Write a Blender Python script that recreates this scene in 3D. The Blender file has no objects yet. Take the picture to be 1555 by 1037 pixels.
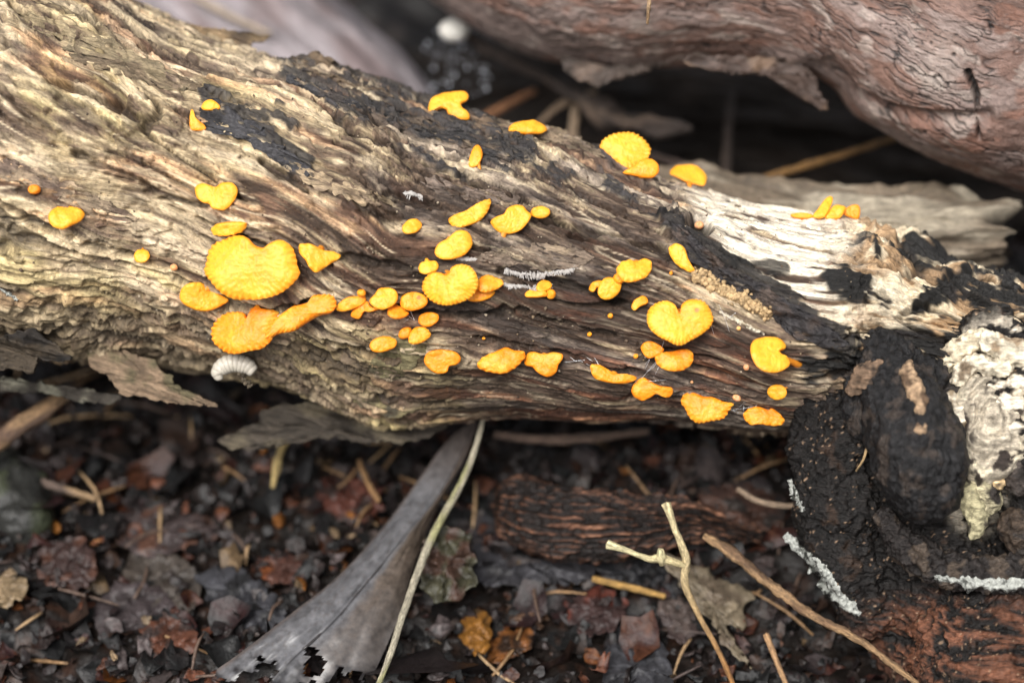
import bpy, bmesh, math, random
import numpy as np
from mathutils import Vector, Matrix
from mathutils.bvhtree import BVHTree

random.seed(7)
RNG = np.random.default_rng(11)
CM = 0.01                       # everything below is laid out in centimetres

# ------------------------------------------------------------------ camera, world, sun, exposure
LENS, SENSOR, D0 = 70.0, 36.0, 39.0          # lens mm, sensor mm, focus distance cm
PITCH = math.radians(42)
FWD = np.array([0.0, math.cos(PITCH), -math.sin(PITCH)])
RIGHT = np.array([1.0, 0.0, 0.0])
UPV = np.array([0.0, math.sin(PITCH), math.cos(PITCH)])
FOCUS = np.array([0.0, 0.0, 6.2])            # point in the middle of the view, cm above the soil
CAM = FOCUS - FWD * D0
KPX = SENSOR / LENS / 1555.0

scene = bpy.context.scene
cd = bpy.data.cameras.new('camera')
cam = bpy.data.objects.new('camera', cd)
scene.collection.objects.link(cam)
cam.location = Vector(CAM * CM)
cam.rotation_euler = (math.pi / 2 - PITCH, 0, 0)
cd.lens, cd.sensor_width = LENS, SENSOR
cd.clip_start, cd.clip_end = 0.01, 100
cd.dof.use_dof = True
cd.dof.focus_distance = (D0 + 0.2) * CM
cd.dof.aperture_fstop = 6.3
scene.camera = cam

SUN_EL, SUN_AZ = math.radians(58), math.radians(205)     # azimuth clockwise from +Y
world = bpy.data.worlds.new('World'); scene.world = world; world.use_nodes = True
wn = world.node_tree; wn.nodes.clear()
wo = wn.nodes.new('ShaderNodeOutputWorld'); wb = wn.nodes.new('ShaderNodeBackground')
sky = wn.nodes.new('ShaderNodeTexSky'); sky.sky_type = 'NISHITA'; sky.sun_disc = False
sky.sun_elevation = SUN_EL; sky.sun_rotation = SUN_AZ
sky.air_density = 1.0; sky.dust_density = 6.0; sky.ozone_density = 0.6
cloud = wn.nodes.new('ShaderNodeHueSaturation'); cloud.inputs['Saturation'].default_value = .3      # thin cloud whitens the sky
wn.links.new(sky.outputs[0], cloud.inputs['Color']); wn.links.new(cloud.outputs[0], wb.inputs[0]); wn.links.new(wb.outputs[0], wo.inputs[0])
wb.inputs[1].default_value = 0.10
sl = bpy.data.lights.new('sun', 'SUN'); sl.energy = 1.9; sl.angle = math.radians(28); sl.color = (1, .975, .94)
sun = bpy.data.objects.new('sun', sl); scene.collection.objects.link(sun)
sdir = Vector((math.sin(SUN_AZ) * math.cos(SUN_EL), math.cos(SUN_AZ) * math.cos(SUN_EL), math.sin(SUN_EL)))
sun.rotation_euler = sdir.to_track_quat('Z', 'Y').to_euler(); sun.location = (0, 0, 2)
scene.view_settings.view_transform = 'Standard'; scene.view_settings.look = 'None'
scene.view_settings.gamma = 1.0; scene.view_settings.exposure = 0.82

COL = scene.collection

# ------------------------------------------------------------------ projection helpers
def at(px, py, t):
    """point on the line of sight through a picture point, t cm behind the plane of focus"""
    px = np.asarray(px, float); py = np.asarray(py, float); t = np.asarray(t, float)
    d = D0 + t
    x = (px - 777.5) * KPX; v = -(py - 518.5) * KPX
    return CAM + d[..., None] * (FWD + x[..., None] * RIGHT + v[..., None] * UPV)
def proj(P):
    q = P - CAM; d = q @ FWD
    return 777.5 + (q @ RIGHT) / d / KPX, 518.5 - (q @ UPV) / d / KPX, d - D0
def ground_t(px, py, z):
    d = FWD + (px - 777.5) * KPX * RIGHT - (py - 518.5) * KPX * UPV
    return (z - CAM[2]) / d[2] - D0
PX = D0 * KPX                                   # cm per picture pixel at the plane of focus

# ------------------------------------------------------------------ noise
_perm = np.random.default_rng(3).permutation(256).astype(np.int32)
_perm = np.concatenate([_perm, _perm, _perm])
_g = np.random.default_rng(5).normal(size=(256, 3)).astype(np.float32)
_g /= np.linalg.norm(_g, axis=1)[:, None]
def perlin(x, y, z=0.0, seed=0):
    x, y, z = np.broadcast_arrays(np.asarray(x, np.float32), np.asarray(y, np.float32), np.asarray(z, np.float32))
    x = x + seed * 17.31; y = y + seed * 7.77; z = z + seed * 3.13
    xi, yi, zi = np.floor(x), np.floor(y), np.floor(z)
    fx, fy, fz = x - xi, y - yi, z - zi
    xi = xi.astype(np.int32) & 255; yi = yi.astype(np.int32) & 255; zi = zi.astype(np.int32) & 255
    ux, uy, uz = [f * f * f * (f * (f * 6 - 15) + 10) for f in (fx, fy, fz)]
    out = 0
    for a in (0, 1):
        pa = _perm[(xi + a) & 255]; wx = ux if a else 1 - ux
        for b in (0, 1):
            pb = _perm[pa + ((yi + b) & 255)]; wy = uy if b else 1 - uy
            for c in (0, 1):
                g = _g[_perm[pb + ((zi + c) & 255)]]
                w = wx * wy * (uz if c else 1 - uz)
                out = out + w * (g[..., 0] * (fx - a) + g[..., 1] * (fy - b) + g[..., 2] * (fz - c))
    return out * 1.5
def fbm(x, y, z=0.0, o=3, seed=0, gain=.5):
    r, a = 0, 1.0
    for i in range(o):
        r = r + a * perlin(np.asarray(x) * 2 ** i, np.asarray(y) * 2 ** i, np.asarray(z) * 2 ** i, seed + i * 5)
        a *= gain
    return r
def ss(a, b, x):
    t = np.clip((x - a) / (b - a), 0, 1); return t * t * (3 - 2 * t)
def mix(a, b, w):
    return a * (1 - w[..., None]) + np.asarray(b) * w[..., None]
def polyd(px, py, pts):
    d = np.full(px.shape, 1e9)
    for (x0, y0), (x1, y1) in zip(pts[:-1], pts[1:]):
        dx, dy = x1 - x0, y1 - y0
        t = np.clip(((px - x0) * dx + (py - y0) * dy) / (dx * dx + dy * dy + 1e-9), 0, 1)
        d = np.minimum(d, np.hypot(px - x0 - t * dx, py - y0 - t * dy))
    return d
def blob(px, py, cx, cy, rx, ry, rot=0, soft=.35):
    c, s = math.cos(math.radians(rot)), math.sin(math.radians(rot))
    u = ((px - cx) * c + (py - cy) * s) / rx; v = (-(px - cx) * s + (py - cy) * c) / ry
    return 1 - ss(1 - soft, 1 + soft, np.hypot(u, v))
def cr(pts, n, closed=False):
    """Catmull-Rom through points, n samples evenly by arc length"""
    P = np.asarray(pts, float)
    if closed: Q = np.vstack([P[-1:], P, P[:2]]); m = len(P)
    else: Q = np.vstack([2 * P[0] - P[1], P, 2 * P[-1] - P[-2]]); m = len(P) - 1
    out = []
    t = np.linspace(0, 1, 24, endpoint=False)[:, None]
    for i in range(m):
        a, b, c, d = Q[i], Q[i + 1], Q[i + 2], Q[i + 3]
        out.append(.5 * (2 * b + (c - a) * t + (2 * a - 5 * b + 4 * c - d) * t ** 2 + (3 * b - a - 3 * c + d) * t ** 3))
    out = np.vstack(out + [P[:1] if closed else P[-1:]])
    L = np.concatenate([[0], np.cumsum(np.linalg.norm(np.diff(out, axis=0), axis=1))])
    s = np.linspace(0, L[-1], n, endpoint=not closed)
    return np.stack([np.interp(s, L, out[:, k]) for k in range(P.shape[1])], 1)
def unit(v):
    v = np.asarray(v, float); return v / (np.linalg.norm(v, axis=-1, keepdims=True) + 1e-12)

# ------------------------------------------------------------------ object helpers
def empty(name, o, label=None, cat=None, group=None):
    e = bpy.data.objects.new(name, None); COL.objects.link(e)
    e.empty_display_size = .01; e.location = Vector(np.asarray(o) * CM)
    tag(e, label, cat, group); e['_o'] = [float(v) for v in o]
    return e
def tag(o, label=None, cat=None, group=None, kind=None):
    for k, v in (('label', label), ('category', cat), ('group', group), ('kind', kind)):
        if v: o[k] = v
    return o
def mesh(name, V, F, mat, parent=None, o=None, col=None, gc=None, smooth=True):
    """one mesh object; V in cm in the world, o its origin; a child takes its thing's origin"""
    V = np.asarray(V, float)
    if parent is not None:
        q = parent
        while q.parent: q = q.parent
        o = np.array(q['_o']) if '_o' in q else np.array(q.location) / CM
    if o is None:
        o = V.mean(0); o[2] = V[:, 2].min()
    o = np.asarray(o, float)
    me = bpy.data.meshes.new(name)
    L = ((V - o) * CM).astype(np.float32)
    if isinstance(F, np.ndarray):
        n, k = F.shape
        me.vertices.add(len(L)); me.vertices.foreach_set('co', L.ravel())
        me.loops.add(n * k); me.loops.foreach_set('vertex_index', F.astype(np.int32).ravel())
        me.polygons.add(n)
        me.polygons.foreach_set('loop_start', np.arange(0, n * k, k, dtype=np.int32))
        me.update(calc_edges=True); me.validate()
    else:
        me.from_pydata([tuple(v) for v in L], [], F)
    me.polygons.foreach_set('use_smooth', np.full(len(me.polygons), smooth, dtype=bool))
    if col is not None:
        a = me.color_attributes.new('col', 'FLOAT_COLOR', 'POINT')
        c = np.ones((len(L), 4), np.float32); c[:, :np.asarray(col).shape[-1]] = np.clip(col, 0, 1); a.data.foreach_set('color', c.ravel())
    if gc is not None:
        a = me.attributes.new('gc', 'FLOAT_VECTOR', 'POINT'); a.data.foreach_set('vector', np.asarray(gc, np.float32).ravel())
    me.materials.append(mat)
    ob = bpy.data.objects.new(name, me); COL.objects.link(ob)
    if parent is None: ob.location = Vector(o * CM)
    else: ob.parent = parent
    return ob
def gridfaces(nu, nv, wrap=False):
    i = np.arange(nu - 1)[:, None]; j = np.arange(nv if wrap else nv - 1)[None, :]
    a = i * nv + j; b = i * nv + (j + 1) % nv
    return np.stack([a, b, b + nv, a + nv], -1).reshape(-1, 4)
def tube(pts, rad, n=10, rings=None, rag=0, seed=0, flat=1.0):
    """closed tapered tube through 3-D points"""
    pts = np.asarray(pts, float); rad = np.asarray(rad, float)
    m = rings or max(8, len(pts) * 5)
    P = cr(np.column_stack([pts, rad]), m); R = P[:, 3]; P = P[:, :3]
    T = unit(np.gradient(P, axis=0)); ref = np.array([.13, .22, .96])
    A = unit(np.cross(T, ref)); B = np.cross(T, A)
    th = np.linspace(0, 2 * np.pi, n, endpoint=False)
    q = A[:, None] * np.cos(th)[None, :, None] + flat * B[:, None] * np.sin(th)[None, :, None]
    rr = R[:, None] * np.ones(n)
    s = np.concatenate([[0], np.cumsum(np.linalg.norm(np.diff(P, axis=0), axis=1))])
    if rag:
        k = 1 / max(R.max(), .02)
        rr = rr * (1 + rag * fbm(s[:, None] * k * .35, np.cos(th)[None] * .9, np.sin(th)[None] * .9, 3, seed))
    V = (P[:, None] + q * rr[..., None]).reshape(-1, 3)
    F = gridfaces(m, n, True).tolist()
    V = np.vstack([V, P[:1] - T[:1] * R[0] * .3, P[-1:] + T[-1:] * R[-1] * .3]); c0, c1 = len(V) - 2, len(V) - 1
    for j in range(n):
        F.append([c0, (j + 1) % n, j]); F.append([c1, (m - 1) * n + j, (m - 1) * n + (j + 1) % n])
    S = np.concatenate([np.repeat(s, n), [0, s[-1]]])
    G = np.column_stack([S, np.concatenate([np.tile(np.cos(th), m) * 1.0, [0, 0]]) * R.mean(), np.concatenate([np.tile(np.sin(th), m), [0, 0]]) * R.mean()])
    return V, F, S, G

# ------------------------------------------------------------------ materials
def newmat(name):
    m = bpy.data.materials.new(name); m.use_nodes = True
    nt = m.node_tree; b = nt.nodes['Principled BSDF']
    return m, nt, b
def N(nt, kind, **kw):
    n = nt.nodes.new(kind)
    for k, v in kw.items():
        if k.startswith('i_'): n.inputs[k[2:].replace('_', ' ')].default_value = v
        else: setattr(n, k, v)
    return n
def wood_mat(name, stretch=(4, 30, 30), fine=(9, 60, 60), var=.45, bump=.5, rough=(.5, .8), spec=.4, dist=.0004):
    """vertex colour of the wood, broken up along the grain, with fine relief"""
    m, nt, b = newmat(name); l = nt.links.new
    vc = N(nt, 'ShaderNodeVertexColor', layer_name='col')
    gc = N(nt, 'ShaderNodeAttribute', attribute_name='gc')
    def noise(sc, det=5):
        mp = N(nt, 'ShaderNodeVectorMath', operation='MULTIPLY'); mp.inputs[1].default_value = sc
        l(gc.outputs['Vector'], mp.inputs[0])
        n = N(nt, 'ShaderNodeTexNoise', i_Scale=1.0, i_Detail=det, i_Roughness=.6); l(mp.outputs[0], n.inputs['Vector']); return n
    n1, n2 = noise(stretch), noise(fine, 3)
    iso = noise((14, 14, 14), 4)
    mr = N(nt, 'ShaderNodeMapRange', i_From_Min=.3, i_From_Max=.7, i_To_Min=1 - var, i_To_Max=1 + var); l(n1.outputs[0], mr.inputs[0])
    mr2 = N(nt, 'ShaderNodeMapRange', i_From_Min=.35, i_From_Max=.65, i_To_Min=1 - var * .6, i_To_Max=1 + var * .6); l(n2.outputs[0], mr2.inputs[0])
    mm = N(nt, 'ShaderNodeMath', operation='MULTIPLY'); l(mr.outputs[0], mm.inputs[0]); l(mr2.outputs[0], mm.inputs[1])
    mr3 = N(nt, 'ShaderNodeMapRange', i_From_Min=.3, i_From_Max=.7, i_To_Min=1 - var * .5, i_To_Max=1 + var * .5); l(iso.outputs[0], mr3.inputs[0])
    m3 = N(nt, 'ShaderNodeMath', operation='MULTIPLY'); l(mm.outputs[0], m3.inputs[0]); l(mr3.outputs[0], m3.inputs[1])
    sc = N(nt, 'ShaderNodeVectorMath', operation='SCALE'); l(vc.outputs[0], sc.inputs[0]); l(m3.outputs[0], sc.inputs['Scale'])
    l(sc.outputs[0], b.inputs['Base Color'])
    rr = N(nt, 'ShaderNodeMapRange', i_From_Min=.3, i_From_Max=.7, i_To_Min=rough[0], i_To_Max=rough[1]); l(iso.outputs[0], rr.inputs[0])
    l(rr.outputs[0], b.inputs['Roughness']); b.inputs['Specular IOR Level'].default_value = spec
    add = N(nt, 'ShaderNodeMath', operation='ADD'); l(n1.outputs[0], add.inputs[0]); l(n2.outputs[0], add.inputs[1])
    ad2 = N(nt, 'ShaderNodeMath', operation='ADD'); l(add.outputs[0], ad2.inputs[0]); l(iso.outputs[0], ad2.inputs[1])
    bp = N(nt, 'ShaderNodeBump', i_Strength=bump, i_Distance=dist); l(ad2.outputs[0], bp.inputs['Height']); l(bp.outputs[0], b.inputs['Normal'])
    return m
def soft_mat(name, scale=900, var=.3, rough=.6, spec=.4, bump=.3, sss=0, dist=.0002):
    """vertex colour with fine isotropic mottling (litter, leaves, crusts)"""
    m, nt, b = newmat(name); l = nt.links.new
    vc = N(nt, 'ShaderNodeVertexColor', layer_name='col')
    tc = N(nt, 'ShaderNodeTexCoord')
    n = N(nt, 'ShaderNodeTexNoise', i_Scale=scale, i_Detail=5, i_Roughness=.6); l(tc.outputs['Object'], n.inputs['Vector'])
    mr = N(nt, 'ShaderNodeMapRange', i_From_Min=.3, i_From_Max=.7, i_To_Min=1 - var, i_To_Max=1 + var); l(n.outputs[0], mr.inputs[0])
    sc = N(nt, 'ShaderNodeVectorMath', operation='SCALE'); l(vc.outputs[0], sc.inputs[0]); l(mr.outputs[0], sc.inputs['Scale'])
    l(sc.outputs[0], b.inputs['Base Color'])
    b.inputs['Roughness'].default_value = rough; b.inputs['Specular IOR Level'].default_value = spec
    bp = N(nt, 'ShaderNodeBump', i_Strength=bump, i_Distance=dist); l(n.outputs[0], bp.inputs['Height']); l(bp.outputs[0], b.inputs['Normal'])
    if sss:
        b.inputs['Subsurface Weight'].default_value = sss
        b.inputs['Subsurface Radius'].default_value = (1, .45, .08); b.inputs['Subsurface Scale'].default_value = .0016
    return m
M_LOG = wood_mat('rotten_wood', stretch=(2.2, 16, 16), fine=(9, 70, 70), var=.42, bump=.9, spec=.35)
M_BARK = wood_mat('red_bark', stretch=(3, 9, 9), fine=(9, 26, 26), var=.28, bump=.5, rough=(.45, .75))
M_CHAR = wood_mat('charred_wood', stretch=(5, 16, 16), fine=(16, 40, 40), var=.5, bump=.9, rough=(.28, .68), spec=.26)
M_GREY = wood_mat('grey_bark', stretch=(1, 4, 4), fine=(4, 12, 12), var=.2, bump=.3)
M_TWIG = wood_mat('dry_stalk', stretch=(4, 20, 20), fine=(12, 60, 60), var=.5, bump=.9)
M_FUNGUS = soft_mat('orange_fungus', scale=1400, var=.10, rough=.45, spec=.4, bump=.6, sss=.35, dist=.00025)
M_LEAF = soft_mat('dead_leaf', scale=600, var=.35, rough=.30, spec=.45, bump=.3)
M_LITTER = soft_mat('leaf_litter', scale=800, var=.45, rough=.38, spec=.28, bump=.7, dist=.0005)
M_CRUST = soft_mat('pale_crust', scale=2500, var=.2, rough=.8, spec=.2, bump=.8, dist=.0004)
M_HUSK = soft_mat('pale_husk', scale=1800, var=.15, rough=.45, spec=.5, bump=.2)

# ------------------------------------------------------------------ ground
def ground_h(x, y):
    return .55 * fbm(x * .22, y * .22, 0, 3, 21) + .22 * fbm(x * .9, y * .9, 0, 3, 22) - .15
def axis_pts(lo, hi, step, far):
    core = np.arange(lo, hi + step, step); k = np.geomspace(step * 2, far, 26)
    return np.concatenate([(lo - k)[::-1], core, hi + k])
gx = axis_pts(-19, 19, .13, 3000); gy = axis_pts(-12, 26, .13, 3000)
X, Y = np.meshgrid(gx, gy, indexing='ij')
fade = 1 - ss(30, 200, np.hypot(X, Y))
Z = ground_h(X, Y) * fade + .06 * fbm(X * 4, Y * 4, 0, 2, 23) * fade
GV = np.stack([X, Y, Z], -1).reshape(-1, 3)
c = np.array([.008, .006, .005]) * (1 + .5 * fbm(X * 2.5, Y * 2.5, 0, 3, 24)[..., None])
c = mix(c, [.028, .014, .009], ss(.25, .6, fbm(X * 1.7, Y * 1.7, 0, 3, 25)))
ground = mesh('ground', GV, gridfaces(len(gx), len(gy))[:, ::-1], M_LITTER, o=(0, 0, 0), col=c.reshape(-1, 3))
tag(ground, kind='structure')
def gpt(px, py, lift=0.0):
    """point on the soil under a picture point"""
    z = 0.0
    for _ in range(6):
        t = ground_t(px, py, z + lift); p = at(px, py, t); z = float(ground_h(p[0], p[1]))
    return p

# ------------------------------------------------------------------ trunk builder
def trunk(stations, ns, front, back, arc=2.1, depth=1.0, lo=None):
    """stations: ((top x, y), (bottom x, y), t). Round body about the line midway between the outlines."""
    S = np.array([[a[0], a[1], b[0], b[1], t] for a, b, t in stations], float)
    S = cr(S, ns)
    A = at(S[:, 0], S[:, 1], S[:, 4]); B = at(S[:, 2], S[:, 3], S[:, 4])
    Cn = (A + B) / 2; R = np.linalg.norm(A - B, axis=1) / 2
    U = unit(A - B); T = unit(np.gradient(Cn, axis=0)); Fr = unit(np.cross(T, U))
    if (Fr @ FWD).mean() > 0: Fr = -Fr
    th = np.concatenate([np.linspace(-arc if lo is None else lo, arc, front), np.linspace(arc, 2 * np.pi + (-arc if lo is None else lo), back + 2)[1:-1]])
    s = np.concatenate([[0], np.cumsum(np.linalg.norm(np.diff(Cn, axis=0), axis=1))])
    Nr = Fr[:, None] * (np.cos(th) * depth)[None, :, None] + U[:, None] * np.sin(th)[None, :, None]
    P = Cn[:, None] + Nr * R[:, None, None]
    return dict(P=P, N=unit(Nr), R=R, C=Cn, U=U, F=Fr, s=s[:, None] + 0 * th[None], th=th[None] + 0 * s[:, None], n=(ns, len(th)))
def caps(V, F, ns, nt):
    """close both ends"""
    V = np.vstack([V, V[:nt].mean(0), V[(ns - 1) * nt:ns * nt].mean(0)])
    j = np.arange(nt); k = (j + 1) % nt; c0, c1 = len(V) - 2, len(V) - 1
    E = np.vstack([np.stack([k, j, j * 0 + c0, j * 0 + c0], 1), np.stack([(ns - 1) * nt + j, (ns - 1) * nt + k, j * 0 + c1, j * 0 + c1], 1)])
    return V, F, E

# ------------------------------------------------------------------ main rotten log
LOGS = [((-190, -150), (-230, 545), 3.6), ((0, -75), (-40, 548), 3.5), ((170, -10), (120, 550), 3.4), ((330, 65), (270, 545), 3.3),
        ((470, 108), (420, 578), 3.2), ((620, 148), (570, 632), 3.1), ((720, 182), (680, 632), 2.9), ((840, 212), (800, 625), 2.7),
        ((960, 262), (915, 628), 2.4), ((1090, 303), (1040, 645), 2.2), ((1210, 330), (1150, 668), 2.1), ((1310, 340), (1270, 665), 2.1),
        ((1420, 385), (1390, 650), 1.9), ((1560, 425), (1530, 690), 1.7), ((1720, 470), (1690, 740), 1.6)]
tr = trunk(LOGS, 1050, 520, 70)
P, Nn, s, th, Rr = tr['P'], tr['N'], tr['s'], tr['th'], tr['R'][:, None]
qx, qy, _ = proj(P)
tw = th + .05 * s                                  # the grain spirals a little
y1 = 3.0 * np.cos(tw); z1 = 3.0 * np.sin(tw)
wv = .35 * fbm(s * .3, y1 * .5, z1 * .5, 2, 31); wz = .35 * fbm(s * .3, y1 * .5, z1 * .5, 2, 33)
ya, za = y1 + wv, z1 + wz
rag = 16 * fbm(s * 1.2, ya * 3.2, za * 3.2, 3, 35) + 10 * fbm(s * 3, ya * 6, za * 6, 2, 36)
def pm(pts, w, soft=4, r=1.0):
    return 1 - ss(-soft, soft, polyd(qx, qy, pts) + rag * r - w)
front = (np.cos(th) > -.35)
# zones of the log, each with its own look
crumb = np.clip(blob(qx, qy, 150, 505, 290, 62, 8) + .45 * blob(qx, qy, 520, 570, 110, 45, 12), 0, 1) * front
cream = np.clip(blob(qx + rag, qy + rag, 1225, 400, 150, 75, 25, .3) + blob(qx + rag, qy, 1120, 330, 70, 24, 25, .5), 0, 1) * front
rough_end = ss(1235, 1330, qx + rag * 1.5) * front
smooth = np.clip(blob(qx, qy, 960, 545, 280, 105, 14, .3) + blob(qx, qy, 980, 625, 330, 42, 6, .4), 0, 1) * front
olive = np.clip(blob(qx, qy, 560, 590, 200, 80, 12) + .7 * blob(qx, qy, 180, 150, 220, 130, 20) + .8 * blob(qx, qy, 120, 410, 200, 60, 15), 0, 1) * front
# relief
h = .20 * fbm(s * .25, y1 * .4, z1 * .4, 2, 40)
h += .11 * fbm(s * .16, ya * 1.2, za * 1.2, 3, 41)
strk = fbm(s * .45, ya * 4.6, za * 4.6, 3, 42, .6)
h += (.062 - .028 * smooth) * strk
fine = fbm(s * 1.0, ya * 11, za * 11, 3, 43, .6)
h += .032 * fine
q = 2.6 * fbm(s * .42, ya * 1.35, za * 1.35, 4, 44, .55) + 10
fq = q - np.floor(q); lay = np.floor(q) + ss(0, .10, fq)
h += (1 - .75 * smooth) * (1 - .7 * cream) * .12 * (lay - .8 * q - 2.0)
cr1 = np.abs(perlin(s * .20, ya * 1.9, za * 1.9, 47)); gate = ss(-.1, .25, fbm(s * .3, ya * .7, za * .7, 2, 48))
crack = (1 - ss(.0, .07, cr1)) * gate
cr2 = np.abs(perlin(s * .5, ya * 5, za * 5, 49)); crack2 = (1 - ss(0, .09, cr2)) * ss(0, .3, fbm(s * .5, ya, za, 2, 50))
cr0 = np.abs(perlin(s * .13, ya * 1.1, za * 1.1, 46)); crack0 = (1 - ss(0, .045, cr0)) * ss(-.05, .2, fbm(s * .35, ya * .6, za * .6, 2, 45))
h -= (.26 * crack0 + .17 * crack * (1 - .5 * smooth)) * (1 - .8 * cream) + .06 * crack2
pit = ss(.42, .6, fbm(s * 1.1, ya * 2.6, za * 2.6, 3, 51)) * (1 - smooth)
h -= .10 * pit
cb = np.abs(fbm(s * 1.5, ya * 2.6, za * 2.6, 5, 52, .62)); h += crumb * ss(-.25, .2, fbm(s * .9, ya * 1.6, za * 1.6, 3, 58)) * (.22 * cb - .12)
# rough knotted end
kn = fbm(s * .7, y1 * .9, z1 * .9, 4, 53, .55); cr3 = 1 - ss(0, .10, np.abs(perlin(s * .55, y1 * .8, z1 * .8, 54)))
h += rough_end * (.35 * kn - .22 * cr3)
# charred plates, raised
char_lines = [([(320, 150), (365, 185), (410, 215), (470, 262)], 19), ([(435, 112), (500, 140), (560, 170)], 13), ([(450, 90), (520, 105), (585, 140), (640, 165), (720, 190)], 15),
              ([(560, 160), (640, 185), (720, 200), (795, 232)], 20), ([(500, 165), (560, 200), (640, 225)], 7), ([(745, 240), (770, 262)], 11), ([(800, 262), (860, 270)], 9), ([(912, 245), (935, 288)], 12),
              ([(424, 180), (445, 195)], 8), ([(640, 235), (700, 262)], 7), ([(930, 300), (1000, 330)], 6)]
char = 0
for pts, w in char_lines: char = np.maximum(char, pm(pts, w * .85, 3, .9))
band = pm([(1020, 345), (1060, 385), (1130, 425), (1200, 470), (1285, 520)], 17, 3, .7)
dark_end = np.clip(pm([(1230, 545), (1330, 560), (1420, 530), (1480, 510)], 22, 6, 1.4) + pm([(1275, 425), (1300, 440)], 20, 4, .8) + pm([(1375, 385), (1450, 395), (1560, 415)], 16, 5, 1) +
                   pm([(1390, 470), (1430, 440), (1470, 425)], 12, 4, 1) + pm([(1490, 450), (1560, 470)], 14, 5, 1.3) + pm([(1100, 402), (1190, 410)], 8, 3, .8) * .9 + pm([(1325, 375), (1330, 395)], 6, 3, .5), 0, 1)
char = np.clip(char, 0, 1) * front * ss(-.30, .02, strk + .55 * fine + .12); band = band * front; dark_end = dark_end * front
slits = [([(402, 247), (432, 266), (466, 292)], 6), ([(0, 305), (55, 338), (110, 362)], 5), ([(130, 372), (210, 392), (290, 430)], 4), ([(20, 14), (55, 40), (92, 58)], 4), ([(215, 75), (240, 90)], 4), ([(700, 262), (752, 292), (800, 312)], 4),
         ([(590, 296), (660, 310)], 6), ([(870, 352), (945, 362), (1015, 392)], 4), ([(320, 458), (400, 470), (480, 462)], 5), ([(640, 420), (600, 400), (520, 392)], 4), ([(760, 415), (860, 432), (960, 470)], 4), ([(250, 310), (330, 345), (400, 372)], 3), ([(60, 118), (130, 140), (205, 180)], 3), ([(500, 520), (600, 545)], 4),
         ([(820, 480), (960, 520), (1100, 580)], 3), ([(700, 505), (860, 540), (1000, 585)], 3), ([(590, 470), (700, 480), (800, 470)], 4), ([(480, 165), (560, 215), (640, 240)], 3), ([(110, 230), (200, 270), (260, 300)], 3), ([(260, 165), (285, 185)], 3)]
slit = 0
for pts, w in slits: slit = np.maximum(slit, pm(pts, w, 3, .45))
slit = slit * front; h -= .24 * slit
h += .07 * char + .20 * band + .05 * dark_end + (char + band) * .05 * fbm(s * 3, ya * 6, za * 6, 3, 57)
hole = blob(qx, qy, 1063, 343, 20, 14, 35, .3) * front; h -= .5 * hole
step = ss(0, 14, qy - (0.385 * qx + 128 + rag * .5)) * ss(900, 1000, qx) * (1 - ss(1230, 1300, qx)) * front   # lower face lies behind the charred strip
h -= .16 * step
# wood colour, darker in cracks and slits and along the lower right edge
lt = np.floor(q) % 5
tone = .45 + .40 * fbm(s * .14, ya * 1.4, za * 1.4, 3, 60) + .55 * strk + .42 * fine + np.select([lt == 0, lt == 1, lt == 2, lt == 3], [.12, -.15, .05, -.07], .18)
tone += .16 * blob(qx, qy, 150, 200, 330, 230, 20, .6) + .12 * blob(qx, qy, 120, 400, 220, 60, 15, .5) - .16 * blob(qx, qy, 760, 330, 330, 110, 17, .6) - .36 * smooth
mid = 1 - ss(8, 46, polyd(qx, qy, [(390, 300), (520, 355), (640, 415), (760, 455), (900, 480), (1000, 500)]) + 1.6 * rag); mid2 = 1 - ss(6, 34, polyd(qx, qy, [(560, 262), (680, 300), (790, 325), (900, 370), (1010, 400)]) + 1.5 * rag)
lowl = 1 - ss(4, 26, polyd(qx, qy, [(0, 300), (120, 345), (240, 395), (330, 440)]) + 1.3 * rag)
tone -= .36 * mid + .30 * mid2 + .22 * lowl + .10 * ss(420, 640, qx) * (1 - cream) * (1 - rough_end)
c = np.zeros(P.shape)
c[:] = (.055, .035, .024)
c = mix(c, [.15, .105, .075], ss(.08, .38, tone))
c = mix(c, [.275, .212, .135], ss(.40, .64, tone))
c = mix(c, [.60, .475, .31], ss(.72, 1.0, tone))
pur = ss(-.05, .35, fbm(s * .2, ya * 1.8, za * 1.8, 3, 61)) * (.75 - .3 * olive); c = mix(c, c.mean(-1, keepdims=True) * np.array([1.02, .86, .80]), pur * (.38 + .3 * ss(420, 700, qx)))
red = ss(.15, .5, fbm(s * .25, ya * 2.4, za * 2.4, 3, 62)) * (.35 + .5 * smooth); c = mix(c, c * np.array([1.35, .80, .60]), red)
c = mix(c, c * np.array([.88, .90, .55]), olive * .6 * ss(-.2, .3, fbm(s * .5, ya, za, 3, 63)))
c = mix(c, np.array([.11, .085, .055]) * (1 + .8 * np.clip(cb, 0, 1))[..., None], crumb * .55)
wht = ss(.25, .6, fbm(s * .35, ya * 2.8, za * 2.8, 3, 64)); lines = 1 - ss(.0, .10, np.abs(perlin(s * .22, ya * 4.2, za * 4.2, 67))); lines = lines * ss(-.05, .25, fbm(s * .6, ya * 1.2, za * 1.2, 3, 68)); c = mix(c, [.72, .60, .43], lines * .7 * (1 - .6 * smooth) * (1 - crumb))
c = mix(c, [.64, .52, .36], wht * .55 * (1 - smooth) * (1 - crumb))
crc = np.array([.78, .69, .55]) * (1 + .18 * strk + .25 * fine)[..., None]
c = mix(c, crc, cream * ss(-.5, -.1, strk + .3 * kn))
end_c = mix(np.array([.34, .22, .12]) * (1 + .6 * strk)[..., None], [.72, .60, .42], ss(-.05, .3, fbm(s * 1.1, ya * 1.8, za * 1.8, 3, 65)))
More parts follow.
